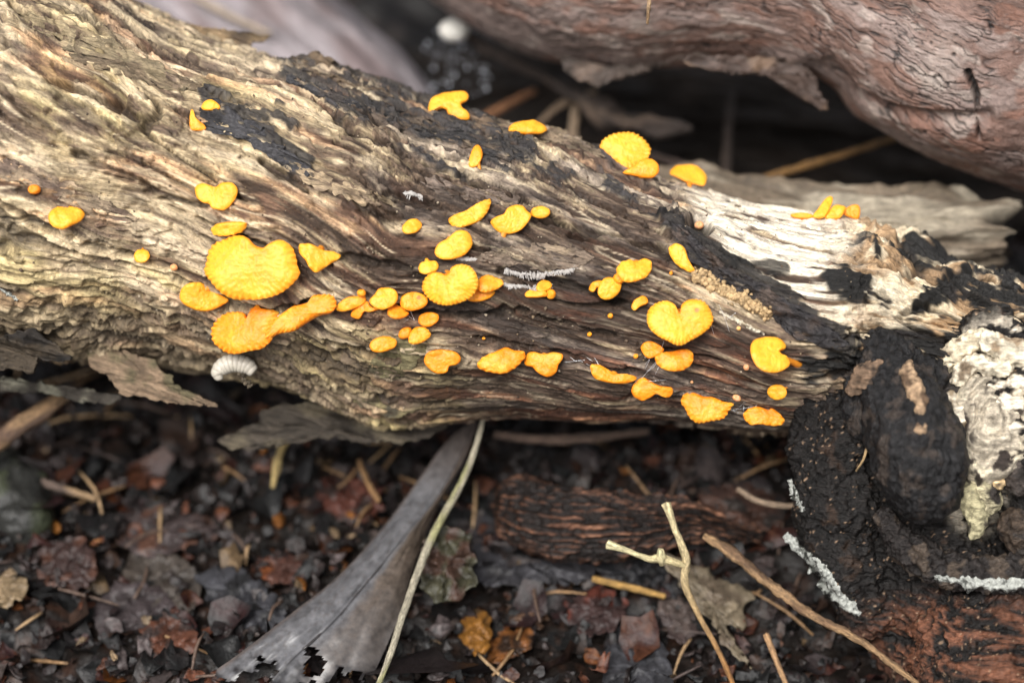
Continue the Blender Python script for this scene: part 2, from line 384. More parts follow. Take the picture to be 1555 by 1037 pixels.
end_c = mix(end_c, [.022, .019, .018], np.clip(ss(.24, .45, fbm(s * .9, y1 * 1.3, z1 * 1.3, 4, 66)) + cr3 * .8, 0, 1))
end_c = mix(end_c, np.array([.74, .64, .48]) * (1 + .3 * strk)[..., None], np.clip(blob(qx + rag, qy + rag, 1505, 570, 85, 60, -10, .4) + .8 * blob(qx + 1.5 * rag, qy + rag, 1340, 460, 60, 28, 30, .5), 0, 1) * ss(-.35, 0, strk + .4 * kn))
c = mix(c, end_c, rough_end)
c = mix(c, np.array([.024, .023, .025]) * (1 + .7 * fine)[..., None], np.clip(char * .93 + crack2 * .25, 0, 1))
c = mix(c, np.array([.020, .018, .018]) * (1 + .7 * fine)[..., None], band * .95)
c = mix(c, [.013, .012, .011], dark_end)
c = mix(c, [.012, .010, .009], hole)
c = c * mix(np.ones(P.shape), [1.0, .985, .93], (1 - ss(500, 1100, qx)) * (1 - .5 * char))
c = mix(c, [.035, .025, .018], np.clip(crack0 * .8 + crack * .55 + slit * .7 + crack2 * .35, 0, 1))
P2 = P + Nn * h[..., None]
log_o = P[500].mean(0).copy(); log_o[2] = P[..., 2].min()
fallen_log = empty('rotten_log', log_o, 'long rotting pale brown log with split grain, covered in orange fungi', 'log')
ns, nt = tr['n']
V, Fq, E = caps(P2.reshape(-1, 3), gridfaces(ns, nt, True), ns, nt)
cc = np.vstack([c.reshape(-1, 3), [[.1, .08, .06]] * 2]); G = np.vstack([np.stack([s, ya, za], -1).reshape(-1, 3), [[0, 0, 0]] * 2])
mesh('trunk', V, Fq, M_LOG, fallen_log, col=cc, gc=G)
LOGBVH = BVHTree.FromPolygons([tuple(v) for v in P2[::4, ::4].reshape(-1, 3)], gridfaces(len(P2[::4]), len(P2[0, ::4]), True).tolist())
def hit(px, py, bvh=None):
    d = unit(at(px, py, 0.0) - CAM)
    r = (bvh or LOGBVH).ray_cast(Vector(CAM), Vector(d))
    if r[0] is None: return None, None, None
    p = np.array(r[0]); n = np.array(r[1])
    if n @ d > 0: n = -n
    return p, n, (p - CAM) @ FWD - D0
def hit_near(px, py, dx=0, dy=6, n=40):
    for k in range(n):
        r = hit(px + dx * k, py + dy * k)
        if r[0] is not None: return r
    return at(px, py, 2.0), -FWD, 2.0
# ------------------------------------------------------------------ charred root end of the log
def remesh(chains, voxel, smooth=6):
    """union of tubes and balls as one continuous skin; chains of (px, py, t, radius px)"""
    VV, FF, k = [], [], 0
    for ch in chains:
        a = np.array(ch, float)
        if len(a) == 1: a = np.vstack([a, a + [0, 3, .02, 0]])
        p = at(a[:, 0], a[:, 1], a[:, 2]); r = a[:, 3] * PX
        m = max(6, int(np.linalg.norm(np.diff(p, axis=0), axis=1).sum() / (r.min() * .25)))
        S_ = cr(np.column_stack([p, r]), m)
        for x in S_:
            u = np.linspace(0, np.pi, 11)[1:-1]; w = np.linspace(0, 2 * np.pi, 18, endpoint=False)
            B = np.stack([np.sin(u)[:, None] * np.cos(w), np.sin(u)[:, None] * np.sin(w), np.cos(u)[:, None] + 0 * w], -1).reshape(-1, 3)
            B = np.vstack([B, [0, 0, 1], [0, 0, -1]]); VV.append(x[:3] + B * x[3])
            f = (gridfaces(9, 18, True)).tolist()
            f += [[162, (j + 1) % 18, j][::-1] for j in range(18)] + [[163, 144 + j, 144 + (j + 1) % 18][::-1] for j in range(18)]
            FF += [[v + k for v in g] for g in f]; k += len(B)
    me = bpy.data.meshes.new('tmp'); me.from_pydata([tuple(v) for v in np.vstack(VV)], [], FF)
    ob = bpy.data.objects.new('tmp', me); COL.objects.link(ob)
    md = ob.modifiers.new('r', 'REMESH'); md.mode = 'VOXEL'; md.voxel_size = voxel
    m2 = ob.modifiers.new('s', 'SMOOTH'); m2.iterations = smooth; m2.factor = .5
    ev = ob.evaluated_get(bpy.context.evaluated_depsgraph_get()); em = ev.to_mesh()
    nv = len(em.vertices); V = np.empty(nv * 3, np.float32); em.vertices.foreach_get('co', V)
    Nv = np.empty(nv * 3, np.float32); em.vertex_normals.foreach_get('vector', Nv)
    nl = len(em.loops); li = np.empty(nl, np.int32); em.loops.foreach_get('vertex_index', li)
    F = li.reshape(-1, 4)
    ev.to_mesh_clear(); bpy.data.objects.remove(ob); bpy.data.meshes.remove(me)
    return V.reshape(-1, 3).astype(float), Nv.reshape(-1, 3).astype(float), F
V, Nv, F = remesh([[(1330, 545, 1.7, 110), (1372, 700, 1.9, 130), (1425, 860, 2.3, 150), (1490, 1010, 2.4, 160), (1540, 1180, 2.6, 180)],
                   [(1265, 590, 1.0, 55), (1270, 700, 1.1, 70), (1284, 820, 1.4, 72), (1325, 925, 1.6, 52)],
                   [(1470, 960, .6, 75), (1560, 970, .5, 90), (1640, 960, .6, 90)],
                   [(1480, 1020, .4, 90), (1600, 1060, .4, 110)],
                   [(1500, 560, 1.2, 120), (1580, 640, 1.2, 150), (1620, 760, 1.2, 130)]], .04)
x, y, z = V.T; px_, py_, _ = proj(V)
n1 = fbm(x * 1.1, y * 1.1, z * 1.1, 4, 70, .55); n2 = fbm(x * 6, y * 6, z * 6, 3, 71, .6); n3 = fbm(x * 1.2 + y, z * 9, y * 5 + x * .5, 3, 72)
rb = blob(px_, py_, 1500, 990, 190, 75, 8, .35)
dsp = .16 * n1 + .075 * n2 + .03 * fbm(x * 14, y * 14, z * 14, 2, 76) + rb * .09 * n3
c = np.array([.0085, .0072, .0066]) * (1 + .7 * n2)[:, None]
c = mix(c, [.045, .027, .018], ss(.35, .7, fbm(x * 2.2, y * 2.2, z * 2.2, 3, 73)) * .6)
c = mix(c, np.array([.10, .042, .024]) * (1 + .8 * n3)[:, None], rb * ss(-.3, .2, n3 + .4 * n1))
sp = ss(.60, .70, fbm(x * 15, y * 15, z * 15, 2, 74)); c = mix(c, [.30, .20, .13], sp * .8)
cw = np.clip(blob(px_, py_, 1495, 590, 95, 75, -25, .4) + .9 * blob(px_, py_, 1555, 570, 120, 80, 0, .4) + .8 * blob(px_, py_, 1480, 740, 40, 60, 0, .5), 0, 1); sh = fbm(x * 2 + z, z * 5, y * 3, 3, 75)
dsp += cw * .12 * sh; c = mix(c, np.array([.66, .58, .46]) * (1 + .35 * sh)[:, None], cw * ss(-.10, .10, sh + .35 * n1))
V = V + Nv * dsp[:, None]
mesh('charred_root', V, F, M_CHAR, fallen_log, col=c, gc=np.stack([x * .6 + z * .6, y + z * .3, z], 1))
# burnt oval stub
V, Nv, F = remesh([[(1340, 560, -.1, 46), (1370, 615, -.3, 62), (1392, 680, -.6, 74), (1405, 730, -.6, 62)], [(1310, 580, .1, 34), (1315, 640, .2, 30)],
                   [(1330, 540, .2, 44), (1400, 575, .1, 40)]], .03)
x, y, z = V.T; px_, py_, _ = proj(V)
n1 = fbm(x * 1.6, y * 1.6, z * 1.6, 3, 80); n2 = fbm(x * 7, y * 7, z * 7, 3, 81); up_ = ss(640, 570, py_)
groove = 1 - ss(0, 9, np.abs(np.hypot((px_ - 1395) / 52, (py_ - 695) / 78) - 1) * 52)
V = V + Nv * (.09 * n1 + (.022 + .04 * up_) * n2 - .05 * (1 - ss(0, .08, np.abs(perlin(x * 2.2, y * .8, z * .8, 82)))) - .03 * groove)[:, None]
c = np.array([.013, .0125, .013]) * (1 + .7 * n2)[:, None]
c = mix(c, [.055, .042, .034], ss(.05, .5, fbm(x * 3, y * 3, z * 3, 4, 79)) * .7)
mesh('burnt_stub', V, F, M_CHAR, fallen_log, col=c, gc=np.stack([z, x, y], 1))
# broken branch knot with rings
kc = at(1503, 645, -.05); nn = unit(-FWD + .18 * UPV - .1 * RIGHT); ku = unit(np.cross(UPV, nn)); kv = np.cross(nn, ku)
nr, na = 90, 150
r_ = np.linspace(0, 1.25, nr)[:, None]; a_ = np.linspace(0, 2 * np.pi, na, endpoint=False)[None]
wob = 1 + .16 * fbm(np.cos(a_) * 1.2, np.sin(a_) * 1.2, 3, 3, 83) + .05 * fbm(np.cos(a_) * 4, np.sin(a_) * 4, 3, 2, 84)
ex, ey = r_ * np.cos(a_) * 72 * PX * wob, r_ * np.sin(a_) * 92 * PX * wob
ring = np.sin(r_ * 38 + 5.0 * fbm(np.cos(a_) * r_ * 2, np.sin(a_) * r_ * 2, 1, 2, 85))
hz = .55 * (1 - r_ ** 2.2) + .032 * ring + .16 * ss(.62, .8, r_ * wob) * (1 - ss(.92, 1.05, r_)) + .11 * fbm(ex * 2.2, ey * 2.2, 0, 5, 86, .6) - 1.0 * ss(1.0, 1.25, r_)
KV = (kc + ex[..., None] * ku + ey[..., None] * kv + hz[..., None] * nn).reshape(-1, 3)
c = np.array([.46, .40, .31]) * (1 + .26 * ring + .5 * fbm(ex * 3, ey * 3, 2, 3, 87))[..., None]
c = mix(c, [.70, .62, .46], ss(.62, .8, r_ * wob) * ss(-.3, .1, fbm(ex * 2, ey * 2, 4, 2, 88)))
c = mix(c, [.04, .03, .025], np.clip(ss(.95, 1.1, r_ * wob) + ss(.22, .45, fbm(ex * 2.0, ey * 2.0, 6, 4, 89, .6)) * ss(.3, .6, r_), 0, 1))
mesh('branch_knot', KV, gridfaces(nr, na, True), M_LOG, fallen_log, col=c.reshape(-1, 3), gc=np.stack([ex, ey, hz + 0 * ex], -1).reshape(-1, 3))
# curled rim below the hollow, and the nubs round the knot
def lump(name, chain, colr, seed, amp=.05, fr=5, vox=.03, mat=None, parent=None, col2=None, gcx=(1, 0, 0)):
    V, Nv, F = remesh([chain], vox, 4)
    x, y, z = V.T; n = fbm(x * fr, y * fr, z * fr, 4, seed, .55)
    cc_ = np.array(colr) * (1 + .6 * n)[:, None]
    if col2 is not None: cc_ = mix(cc_, col2, ss(0.02, .3, fbm(x * fr * .5, y * fr * .5, z * fr * .5, 3, seed + 9)))
    return mesh(name, V + Nv * (amp * n)[:, None], F, mat or M_CHAR, parent, col=cc_, gc=np.stack([x, y, z], 1))
lump('curled_rim', [(1345, 790, .15, 18), (1375, 830, .1, 26), (1430, 862, 0, 27), (1500, 872, -.1, 28), (1580, 868, -.1, 30)], [.016, .013, .012], 91, .10, 5, parent=fallen_log, col2=[.06, .045, .034])
for ch, col_, sd in (([(1490, 715, .1, 26), (1500, 760, .1, 22)], [.45, .40, .26], 92), ([(1540, 690, -.2, 26), (1550, 730, -.2, 24)], [.05, .04, .035], 93), ([(1522, 705, -.1, 13), (1517, 735, -.1, 10)], [.5, .36, .2], 94),
                     ([(1545, 800, -.1, 30), (1560, 830, 0, 26)], [.05, .035, .025], 95), ([(1440, 640, .1, 22), (1450, 580, .2, 24)], [.025, .022, .02], 96), ([(1552, 590, -.2, 24)], [.05, .04, .035], 97)):
    lump('nub', ch, col_, sd, .06, 5, parent=fallen_log, col2=[.03, .025, .022])

# bare tan and cream splinters round the burnt stub
for ch, col_, col_b, sd in (([(1298, 588, -.34, 13), (1318, 570, -.42, 20), (1340, 556, -.40, 15)], [.17, .11, .07], [.05, .035, .025], 301), ([(1378, 560, -.72, 12), (1384, 585, -.95, 14), (1398, 606, -1.14, 11), (1397, 632, -1.30, 8), (1400, 656, -1.44, 9)], [.34, .23, .14], [.12, .075, .045], 302),
                            ([(1430, 560, .1, 16), (1455, 532, 0, 20), (1490, 515, -.1, 15)], [.62, .53, .38], [.2, .14, .09], 303), ([(1500, 520, -.35, 16), (1535, 535, -.35, 22), (1575, 540, -.35, 20)], [.66, .58, .44], [.3, .22, .14], 304),
                            ([(1446, 600, -.1, 9), (1456, 640, -.25, 10), (1460, 690, -.2, 8)], [.60, .53, .42], [.25, .19, .12], 305), ([(1455, 575, -.1, 13), (1480, 552, -.25, 15), (1525, 560, -.4, 13)], [.68, .60, .46], [.2, .15, .1], 306),
                            ([(1470, 745, 0, 14), (1485, 780, 0, 18), (1480, 810, .05, 10)], [.40, .36, .22], [.06, .05, .035], 307), ([(1545, 600, -.5, 11), (1565, 640, -.45, 13), (1562, 690, -.4, 11)], [.55, .48, .36], [.06, .045, .035], 308)):
    lump('splinter', ch, col_, sd, .07, 5, vox=.028, mat=M_LOG, parent=fallen_log, col2=col_b)
GR = (unit(RIGHT - .3 * UPV), unit(UPV + .3 * RIGHT))
# ------------------------------------------------------------------ irregular plates: bark flakes, leaves
def plate(name, out, mat, depth, thick=.08, colr=(.2, .15, .1), col2=None, parent=None, n=90, rings=14, rag=3.0, bumpy=.06, fr=2.0, seed=0, dome=0.0, grain=None, lift=0.0):
    """solid plate; outline in picture points, depth(px, py) -> t at each of its points"""
    O = cr(out, n, True); cen = O.mean(0)
    k = 1 / 14.0
    O = O + rag * np.stack([fbm(O[:, 0] * k, O[:, 1] * k, 0, 3, seed), fbm(O[:, 0] * k, O[:, 1] * k, 5, 3, seed + 1)], 1)
    rr = np.concatenate([np.linspace(0.0, .9, rings - 3), [.96, 1.0]])
    q = cen + rr[:, None, None] * (O - cen)[None]
    t = depth(q[..., 0], q[..., 1])
    Pp = at(q[..., 0], q[..., 1], t)
    m = fbm(Pp[..., 0] * fr, Pp[..., 1] * fr, Pp[..., 2] * fr, 4, seed + 2)
    if grain is not None:
        g = Pp @ np.asarray(grain[0]); g2 = Pp @ np.asarray(grain[1]); m = .5 * m + fbm(g * fr * .5, g2 * fr * 3, 0, 3, seed + 3)
    edge = (1 - rr ** 6)[:, None]
    top = Pp - FWD * (lift + bumpy * m * (.3 + .7 * edge) + dome * (1 - rr ** 2)[:, None])[..., None]
    bot = top[::-1] + FWD * (thick * (.35 + .65 * edge[::-1]))[..., None]
    Vv = np.vstack([top.reshape(-1, 3), bot.reshape(-1, 3)])
    c = np.array(colr) * (1 + .5 * m)[..., None]
    if col2 is not None: c = mix(c, col2, ss(0, .35, fbm(Pp[..., 0] * fr * .7, Pp[..., 1] * fr * .7, Pp[..., 2] * fr * .7, 3, seed + 4)))
    c = np.vstack([c.reshape(-1, 3), c[::-1].reshape(-1, 3) * .8])
    gq = np.stack([Pp @ GR[0], Pp @ GR[1], m * .1], -1)
    return mesh(name, Vv, gridfaces(2 * len(rr), n, True), mat, parent, col=c, gc=np.vstack([gq.reshape(-1, 3), gq[::-1].reshape(-1, 3)]))
def on_log(px, py, back=0):
    out = np.zeros(px.shape)
    for idx in np.ndindex(px.shape):
        r = hit(px[idx], py[idx]); out[idx] = r[2] if r[0] is not None else 2.6
    return out
def const(t, tx=0, ty=0, cx=0, cy=0):
    return lambda px, py: t + tx * (px - cx) + ty * (py - cy)
FL = [  # outline, depth, thick, colour, second colour, bumpy
    ([(188, 30), (230, 24), (290, 40), (330, 44), (395, 52), (410, 56), (385, 66), (372, 72), (330, 72), (290, 62), (240, 52), (200, 44)], const(3.2), .25, (.30, .21, .12), (.10, .07, .045), .12),
    ([(130, 545), (165, 528), (215, 540), (255, 570), (290, 598), (330, 616), (290, 616), (235, 606), (190, 600), (165, 575)], const(1.7, 0, -.004, 200, 570), .2, (.20, .14, .09), (.12, .10, .055), .12),
    ([(0, 510), (40, 502), (75, 515), (105, 540), (90, 548), (60, 545), (50, 570), (20, 560), (-30, 560), (-30, 515)], const(.9, 0, .003, 50, 530), .3, (.022, .018, .015), (.06, .045, .03), .25),
    ([(330, 672), (390, 640), (400, 622), (470, 610), (560, 625), (640, 628), (690, 640), (640, 668), (560, 672), (480, 665), (400, 680)], const(3.0, 0, -.006, 500, 650), .25, (.05, .04, .03), (.11, .09, .06), .24),
    ([(500, 575), (560, 560), (620, 585), (650, 610), (600, 632), (545, 615)], const(1.5, 0, .004, 570, 590), .2, (.20, .165, .085), (.09, .075, .05), .18),
    ([(700, 590), (800, 590), (920, 605), (1010, 622), (960, 632), (850, 615), (760, 612)], const(2.4, 0, .006, 850, 600), .2, (.10, .075, .045), (.05, .04, .03), .12),
    ([(-20, 572), (60, 582), (120, 590), (175, 602), (170, 612), (110, 606), (60, 596), (-20, 588)], const(2.4), .15, (.05, .042, .033), (.17, .16, .12), .1),
    ([(730, 176), (760, 180), (780, 195), (770, 203), (735, 195), (705, 183)], None, .1, (.17, .12, .08), (.09, .07, .05), .06),
    ([(780, 196), (830, 192), (880, 210), (925, 238), (900, 236), (840, 214), (790, 206)], None, .12, (.24, .18, .12), (.12, .09, .06), .06),
    ([(440, 92), (470, 80), (505, 92), (540, 105), (575, 125), (600, 150), (560, 140), (500, 118), (455, 105)], None, .14, (.05, .042, .038), (.14, .10, .065), .10),
    ([(300, 175), (325, 150), (360, 172), (400, 195), (430, 225), (475, 258), (455, 266), (410, 240), (370, 215), (320, 200)], None, .07, (.050, .048, .051), (.024, .023, .024), .075),
    ([(432, 112), (480, 130), (540, 152), (575, 175), (545, 172), (490, 150), (445, 130)], None, .07, (.042, .040, .042), (.06, .05, .045), .06),
    ([(90, 60), (150, 55), (230, 90), (300, 130), (270, 140), (200, 120), (120, 95)], None, .06, (.26, .205, .125), (.17, .125, .08), .04),
    ([(20, 20), (80, 30), (140, 60), (100, 62), (50, 45)], None, .08, (.30, .235, .14), None, .04),
    ([(420, 245), (480, 262), (560, 290), (600, 310), (560, 312), (470, 280)], None, .06, (.40, .30, .19), (.22, .16, .11), .04),
    ([(640, 268), (720, 285), (790, 300), (770, 318), (700, 300), (650, 285)], None, .08, (.19, .145, .115), (.10, .075, .06), .04),
    ([(560, 150), (640, 180), (720, 200), (795, 230), (780, 245), (700, 222), (600, 190)], None, .07, (.03, .028, .028), (.10, .075, .055), .05),
    ([(720, 395), (790, 372), (850, 372), (900, 392), (860, 410), (800, 405)], None, .10, (.20, .15, .11), (.33, .25, .17), .06),
    ([(590, 520), (650, 500), (640, 545), (600, 575), (560, 560)], None, .06, (.17, .145, .075), (.10, .085, .05), .06),
    ([(0, 240), (70, 262), (150, 300), (210, 335), (150, 330), (60, 290), (0, 270)], None, .06, (.30, .225, .15), (.17, .12, .09), .04),
]
for i, (o_, dep, thk, c1, c2, bu) in enumerate(FL):
    plate('bark_flake', o_, M_LOG if i not in (9, 10, 11, 16) else M_CHAR, dep or on_log, thk, c1, c2, fallen_log, rag=7, bumpy=bu, fr=2.2, seed=200 + i * 7, grain=GR, lift=.03 if dep is None else 0, rings=16, n=110)
# raised charred strip along the pale wood and the crumbly crust under it
plate('charred_strip', [(1013, 347), (1028, 340), (1055, 372), (1100, 402), (1150, 428), (1200, 458), (1245, 488), (1290, 522), (1262, 530), (1200, 508), (1160, 472), (1110, 440), (1060, 408), (1035, 380)],
      M_CHAR, on_log, .12, (.034, .031, .032), (.075, .055, .045), fallen_log, rag=6, bumpy=.10, fr=2.4, seed=400, grain=GR, lift=.06, rings=22, n=160)
def balls(cs, rs, seed=0, sub=1, amp=.25):
    bm = bmesh.new(); bmesh.ops.create_icosphere(bm, subdivisions=sub, radius=1)
    B = np.array([v.co for v in bm.verts]); F = np.array([[v.index for v in f.verts] for f in bm.faces]); bm.free()
    g = np.random.default_rng(seed); VV, FF = [], []
    for i, (c, r) in enumerate(zip(cs, rs)):
        VV.append(np.asarray(c) + B * r * (1 + amp * g.normal(size=(len(B), 1)))); FF.append(F + i * len(B))
    return np.vstack(VV), np.vstack(FF)
g = np.random.default_rng(5); cs, rs = [], []
L = cr([(1060, 415), (1080, 430), (1100, 442), (1130, 455), (1165, 474)], 100)
for _ in range(900):
    p = L[g.integers(0, 100)] + g.normal(size=2) * [4.5, 4]; r = hit(p[0], p[1])
    if r[0] is not None: cs.append(r[0] + r[1] * g.uniform(-.02, .10)); rs.append(g.uniform(.03, .062))
V, F = balls(cs, rs, 3); c = np.repeat(np.array([.46, .32, .17]) * g.uniform(.6, 1.3, (len(cs), 1)), len(V) // len(cs), 0)
tag(mesh('granular_crust', V, F, M_CRUST, col=c), 'crumbly tan granular crust under the charred black strip of the log', 'crust')

# ------------------------------------------------------------------ big red-barked log behind
RED = [((560, -560), (330, -150), 9.6), ((760, -420), (590, -40), 7.6), ((880, -372), (740, 42), 6.6), ((980, -340), (850, 92), 6.0), ((1080, -320), (960, 104), 5.4), ((1180, -300), (1080, 96), 4.9),
       ((1290, -275), (1190, 112), 4.5), ((1400, -245), (1290, 166), 4.2), ((1510, -205), (1400, 222), 4.0), ((1640, -150), (1530, 266), 3.9), ((1800, -90), (1690, 330), 3.8)]
tr = trunk(RED, 800, 420, 60, arc=.55, lo=-1.95)
P, Nn, s, th = tr['P'], tr['N'], tr['s'], tr['th']
qx, qy, _ = proj(P); y1 = 3.4 * np.cos(th); z1 = 3.4 * np.sin(th)
wa = .13 * fbm(s * 1.3, y1 * .9, z1 * .9, 3, 101); ya, za = y1 + wa, z1 + .13 * fbm(s * 1.3, y1 * .9, z1 * .9, 3, 103)
k1 = np.abs(perlin(s * .75, ya * 5.2, za * 5.2, 105)); k2 = np.abs(perlin(s * 1.1, ya * 8.5, za * 8.5, 107))
cr_a = (1 - ss(.0, .085, k1)) * ss(-.35, .05, fbm(s * .8, ya * .8, za * .8, 2, 108)); cr_b = (1 - ss(.0, .11, k2)) * ss(-.2, .2, fbm(s * .9, ya, za, 2, 109))
pl = fbm(s * .9, ya * 2.4, za * 2.4, 3, 110)
bul = blob(qx, qy, 1420, 150, 150, 75, 22, .6)
fold = pm_ = 1 - ss(0, 16, polyd(qx, qy, [(1260, 95), (1300, 130), (1350, 150), (1420, 160), (1500, 165)]))
split = 1 - ss(0, 6, polyd(qx, qy, [(1470, 105), (1478, 120), (1485, 140), (1483, 165), (1490, 185)]) + 5 * pl)
h = .28 * fbm(s * .22, y1 * .3, z1 * .3, 2, 111) + .035 * pl - .05 * cr_a - .032 * cr_b + .02 * fbm(s * 4, ya * 7, za * 7, 3, 112) + .30 * bul - .22 * fold - .25 * split
under = ss(.9, 1.5, -th) if False else 0
h -= .35 * blob(qx, qy, 1255, 130, 45, 30, 30, .5)
c = np.array([.205, .108, .078]) * (1 + .45 * pl)[..., None]
c = mix(c, np.array([.20, .16, .14]) * (1 + .6 * pl)[..., None], (1 - ss(780, 1080, qx + 90 * pl)) * .8)
c = mix(c, [.30, .215, .185], ss(-.05, .3, fbm(s * .5, ya * 1.3, za * 1.3, 4, 113)) * .85)
c = mix(c, [.27, .10, .05], ss(.1, .4, fbm(s * .6, ya * 1.6, za * 1.6, 4, 114)) * .6)
c = mix(c, [.45, .38, .32], ss(.28, .5, fbm(s * 1.2, ya * 2.4, za * 2.4, 4, 115)) * .55 + .4 * blob(qx, qy, 1430, 90, 30, 40, 0, .6))
c = mix(c, [.022, .016, .015], np.clip(cr_a * .95 + cr_b * .85 + split, 0, 1))
c = mix(c, c.mean(-1, keepdims=True) * np.array([1.18, .95, .86]), np.full(s.shape, .35)) * .74
ns, nt = tr['n']; P2 = P + Nn * h[..., None]
V, Fq, E = caps(P2.reshape(-1, 3), gridfaces(ns, nt, True), ns, nt)
o_ = P[300].mean(0); o_[2] = P[..., 2].min()
red_log = empty('bark_log', o_, 'thick log with reddish brown finely cracked bark lying behind the rotten log', 'log')
mesh('trunk', V, Fq, M_BARK, red_log, col=np.vstack([c.reshape(-1, 3), [[.1, .06, .05]] * 2]), gc=np.vstack([np.stack([s, ya, za], -1).reshape(-1, 3), [[0, 0, 0]] * 2]))
plate('bark_flap', [(1040, 88), (1120, 85), (1200, 92), (1235, 110), (1245, 140), (1258, 165), (1240, 165), (1220, 145), (1205, 130), (1180, 115), (1120, 110), (1060, 105)], M_BARK, const(3.6, 0, .006, 1100, 100), .2, (.06, .04, .032), (.14, .09, .06), red_log, rag=8, bumpy=.15, seed=500)
plate('bark_flap', [(850, 88), (900, 100), (960, 95), (1000, 75), (1010, 95), (960, 115), (905, 130), (870, 118)], M_BARK, const(5.0), .25, (.055, .04, .032), (.12, .085, .065), red_log, rag=9, bumpy=.2, seed=505)

# ------------------------------------------------------------------ smooth grey log far behind, pale weathered log behind right
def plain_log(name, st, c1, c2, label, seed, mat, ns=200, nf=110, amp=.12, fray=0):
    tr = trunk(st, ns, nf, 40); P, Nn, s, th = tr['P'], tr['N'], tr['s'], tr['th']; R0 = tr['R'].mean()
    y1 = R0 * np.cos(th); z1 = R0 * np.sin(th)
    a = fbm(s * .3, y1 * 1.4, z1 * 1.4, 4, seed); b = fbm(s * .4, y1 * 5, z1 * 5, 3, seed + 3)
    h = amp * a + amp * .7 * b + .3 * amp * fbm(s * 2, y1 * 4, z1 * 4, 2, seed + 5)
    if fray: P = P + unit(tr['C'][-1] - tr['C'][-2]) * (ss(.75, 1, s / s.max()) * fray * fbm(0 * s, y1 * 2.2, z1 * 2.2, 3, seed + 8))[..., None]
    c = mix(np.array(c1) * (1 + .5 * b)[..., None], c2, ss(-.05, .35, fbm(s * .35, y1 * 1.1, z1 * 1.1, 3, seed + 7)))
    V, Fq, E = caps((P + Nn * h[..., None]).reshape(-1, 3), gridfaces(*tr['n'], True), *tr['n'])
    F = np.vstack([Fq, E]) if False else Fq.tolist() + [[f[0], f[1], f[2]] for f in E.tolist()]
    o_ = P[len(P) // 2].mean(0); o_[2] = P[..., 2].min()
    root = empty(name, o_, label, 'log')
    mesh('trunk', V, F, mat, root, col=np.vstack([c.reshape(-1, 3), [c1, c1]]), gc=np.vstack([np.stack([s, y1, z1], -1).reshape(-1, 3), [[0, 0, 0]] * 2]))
    return root
plain_log('grey_log', [((180, -240), (-80, -60), 14.5), ((360, -105), (130, 80), 13.8), ((500, -5), (280, 200), 13.2), ((620, 95), (400, 310), 12.8), ((730, 240), (500, 430), 12.6)], (.25, .22, .23), (.18, .14, .14), 'smooth grey log out of focus far behind the rotten log', 120, M_GREY)
plain_log('weathered_log', [((900, 262), (880, 380), 6.0), ((1060, 272), (1045, 395), 5.4), ((1180, 284), (1165, 405), 5.0), ((1300, 290), (1285, 410), 4.8), ((1420, 292), (1405, 410), 4.6), ((1515, 305), (1500, 400), 4.5)], (.13, .10, .07), (.33, .285, .215), 'pale weathered log with a frayed end, behind the white wood of the rotten log', 130, M_LOG, amp=.30, fray=.9)
plain_log('gap_blocker_log', [((300, 60), (260, 330), 19), ((620, 75), (600, 345), 17.5), ((950, 60), (940, 330), 16.2), ((1250, 80), (1240, 350), 15), ((1600, 130), (1590, 400), 14), ((1900, 180), (1890, 450), 13)], (.022, .017, .014), (.04, .03, .024), 'dark log added to block sky light from the gap under the red-barked log', 140, M_CHAR, amp=.3)  # added log, very dark, closes the back of the gap against sky light

# ------------------------------------------------------------------ sticks and stalks
def stick(name, pts, rpx, colr, label, cat='stick', rag=.25, seed=0, group=None, mat=None, col2=None, n=12, flat=1.0, rings=None):
    a = np.array(pts, float); p = at(a[:, 0], a[:, 1], a[:, 2]); r = np.broadcast_to(np.asarray(rpx, float), (len(a),)) * PX
    V, F, S, G = tube(p, r, n, rings or max(24, len(a) * 14), rag, seed, flat)
    c = np.array(colr) * (1 + .35 * fbm(S * 1.2, G[:, 1] * 8, G[:, 2] * 8, 3, seed + 1))[:, None]
    if col2 is not None: c = mix(c, col2, ss(.05, .4, fbm(S * .6, G[:, 1] * 3, G[:, 2] * 3, 3, seed + 2)))
    return tag(mesh(name, V, F, mat or M_TWIG, col=c, gc=G), label, cat, group)
stick('dry_stalk', [(1128, 280, 5.2), (1190, 262, 6.2), (1250, 244, 7.0), (1375, 205, 8.2)], [6, 7, 6.5, 5], (.24, .13, .045), 'straight golden dry stalk leaning in the dark gap above the pale weathered log', seed=1)
stick('dead_branch', [(690, 40, 9.0), (760, 85, 8.6), (830, 118, 8.4), (880, 150, 8.2), (930, 178, 8), (1000, 192, 7.8), (1050, 196, 7.6)], [8, 9, 10, 13, 20, 17, 6], (.06, .045, .038), 'thin dark dead branch crossing the gap under the red-barked log', cat='branch', rag=.9, seed=2, col2=[.14, .10, .075])
stick('dry_stalk', [(815, 192, 9.2), (840, 168, 9), (870, 150, 8.8), (905, 140, 8.8)], [9, 13, 14, 9], (.25, .175, .115), 'short wide pale brown stalk behind the top edge of the log', seed=3, flat=.4)
stick('dry_stalk', [(868, 225, 7.6), (871, 195, 8), (874, 160, 8.4)], [9, 9, 7], (.27, .195, .13), 'short upright tan stalk behind the top edge of the log', seed=4)
stick('dry_stalk', [(715, 190, 9.5), (760, 165, 9.8), (812, 138, 10.2)], [7, 8, 6], (.24, .11, .05), 'rusty brown stalk slanting behind the fungus with the notched edge', seed=5)
stick('dry_stalk', [(1104, 288, 7.5), (1103, 240, 8.4), (1107, 180, 9.4), (1112, 140, 10)], [11, 9, 8, 6], (.045, .03, .022), 'dark brown upright stalk in the shadow behind the log', seed=6)
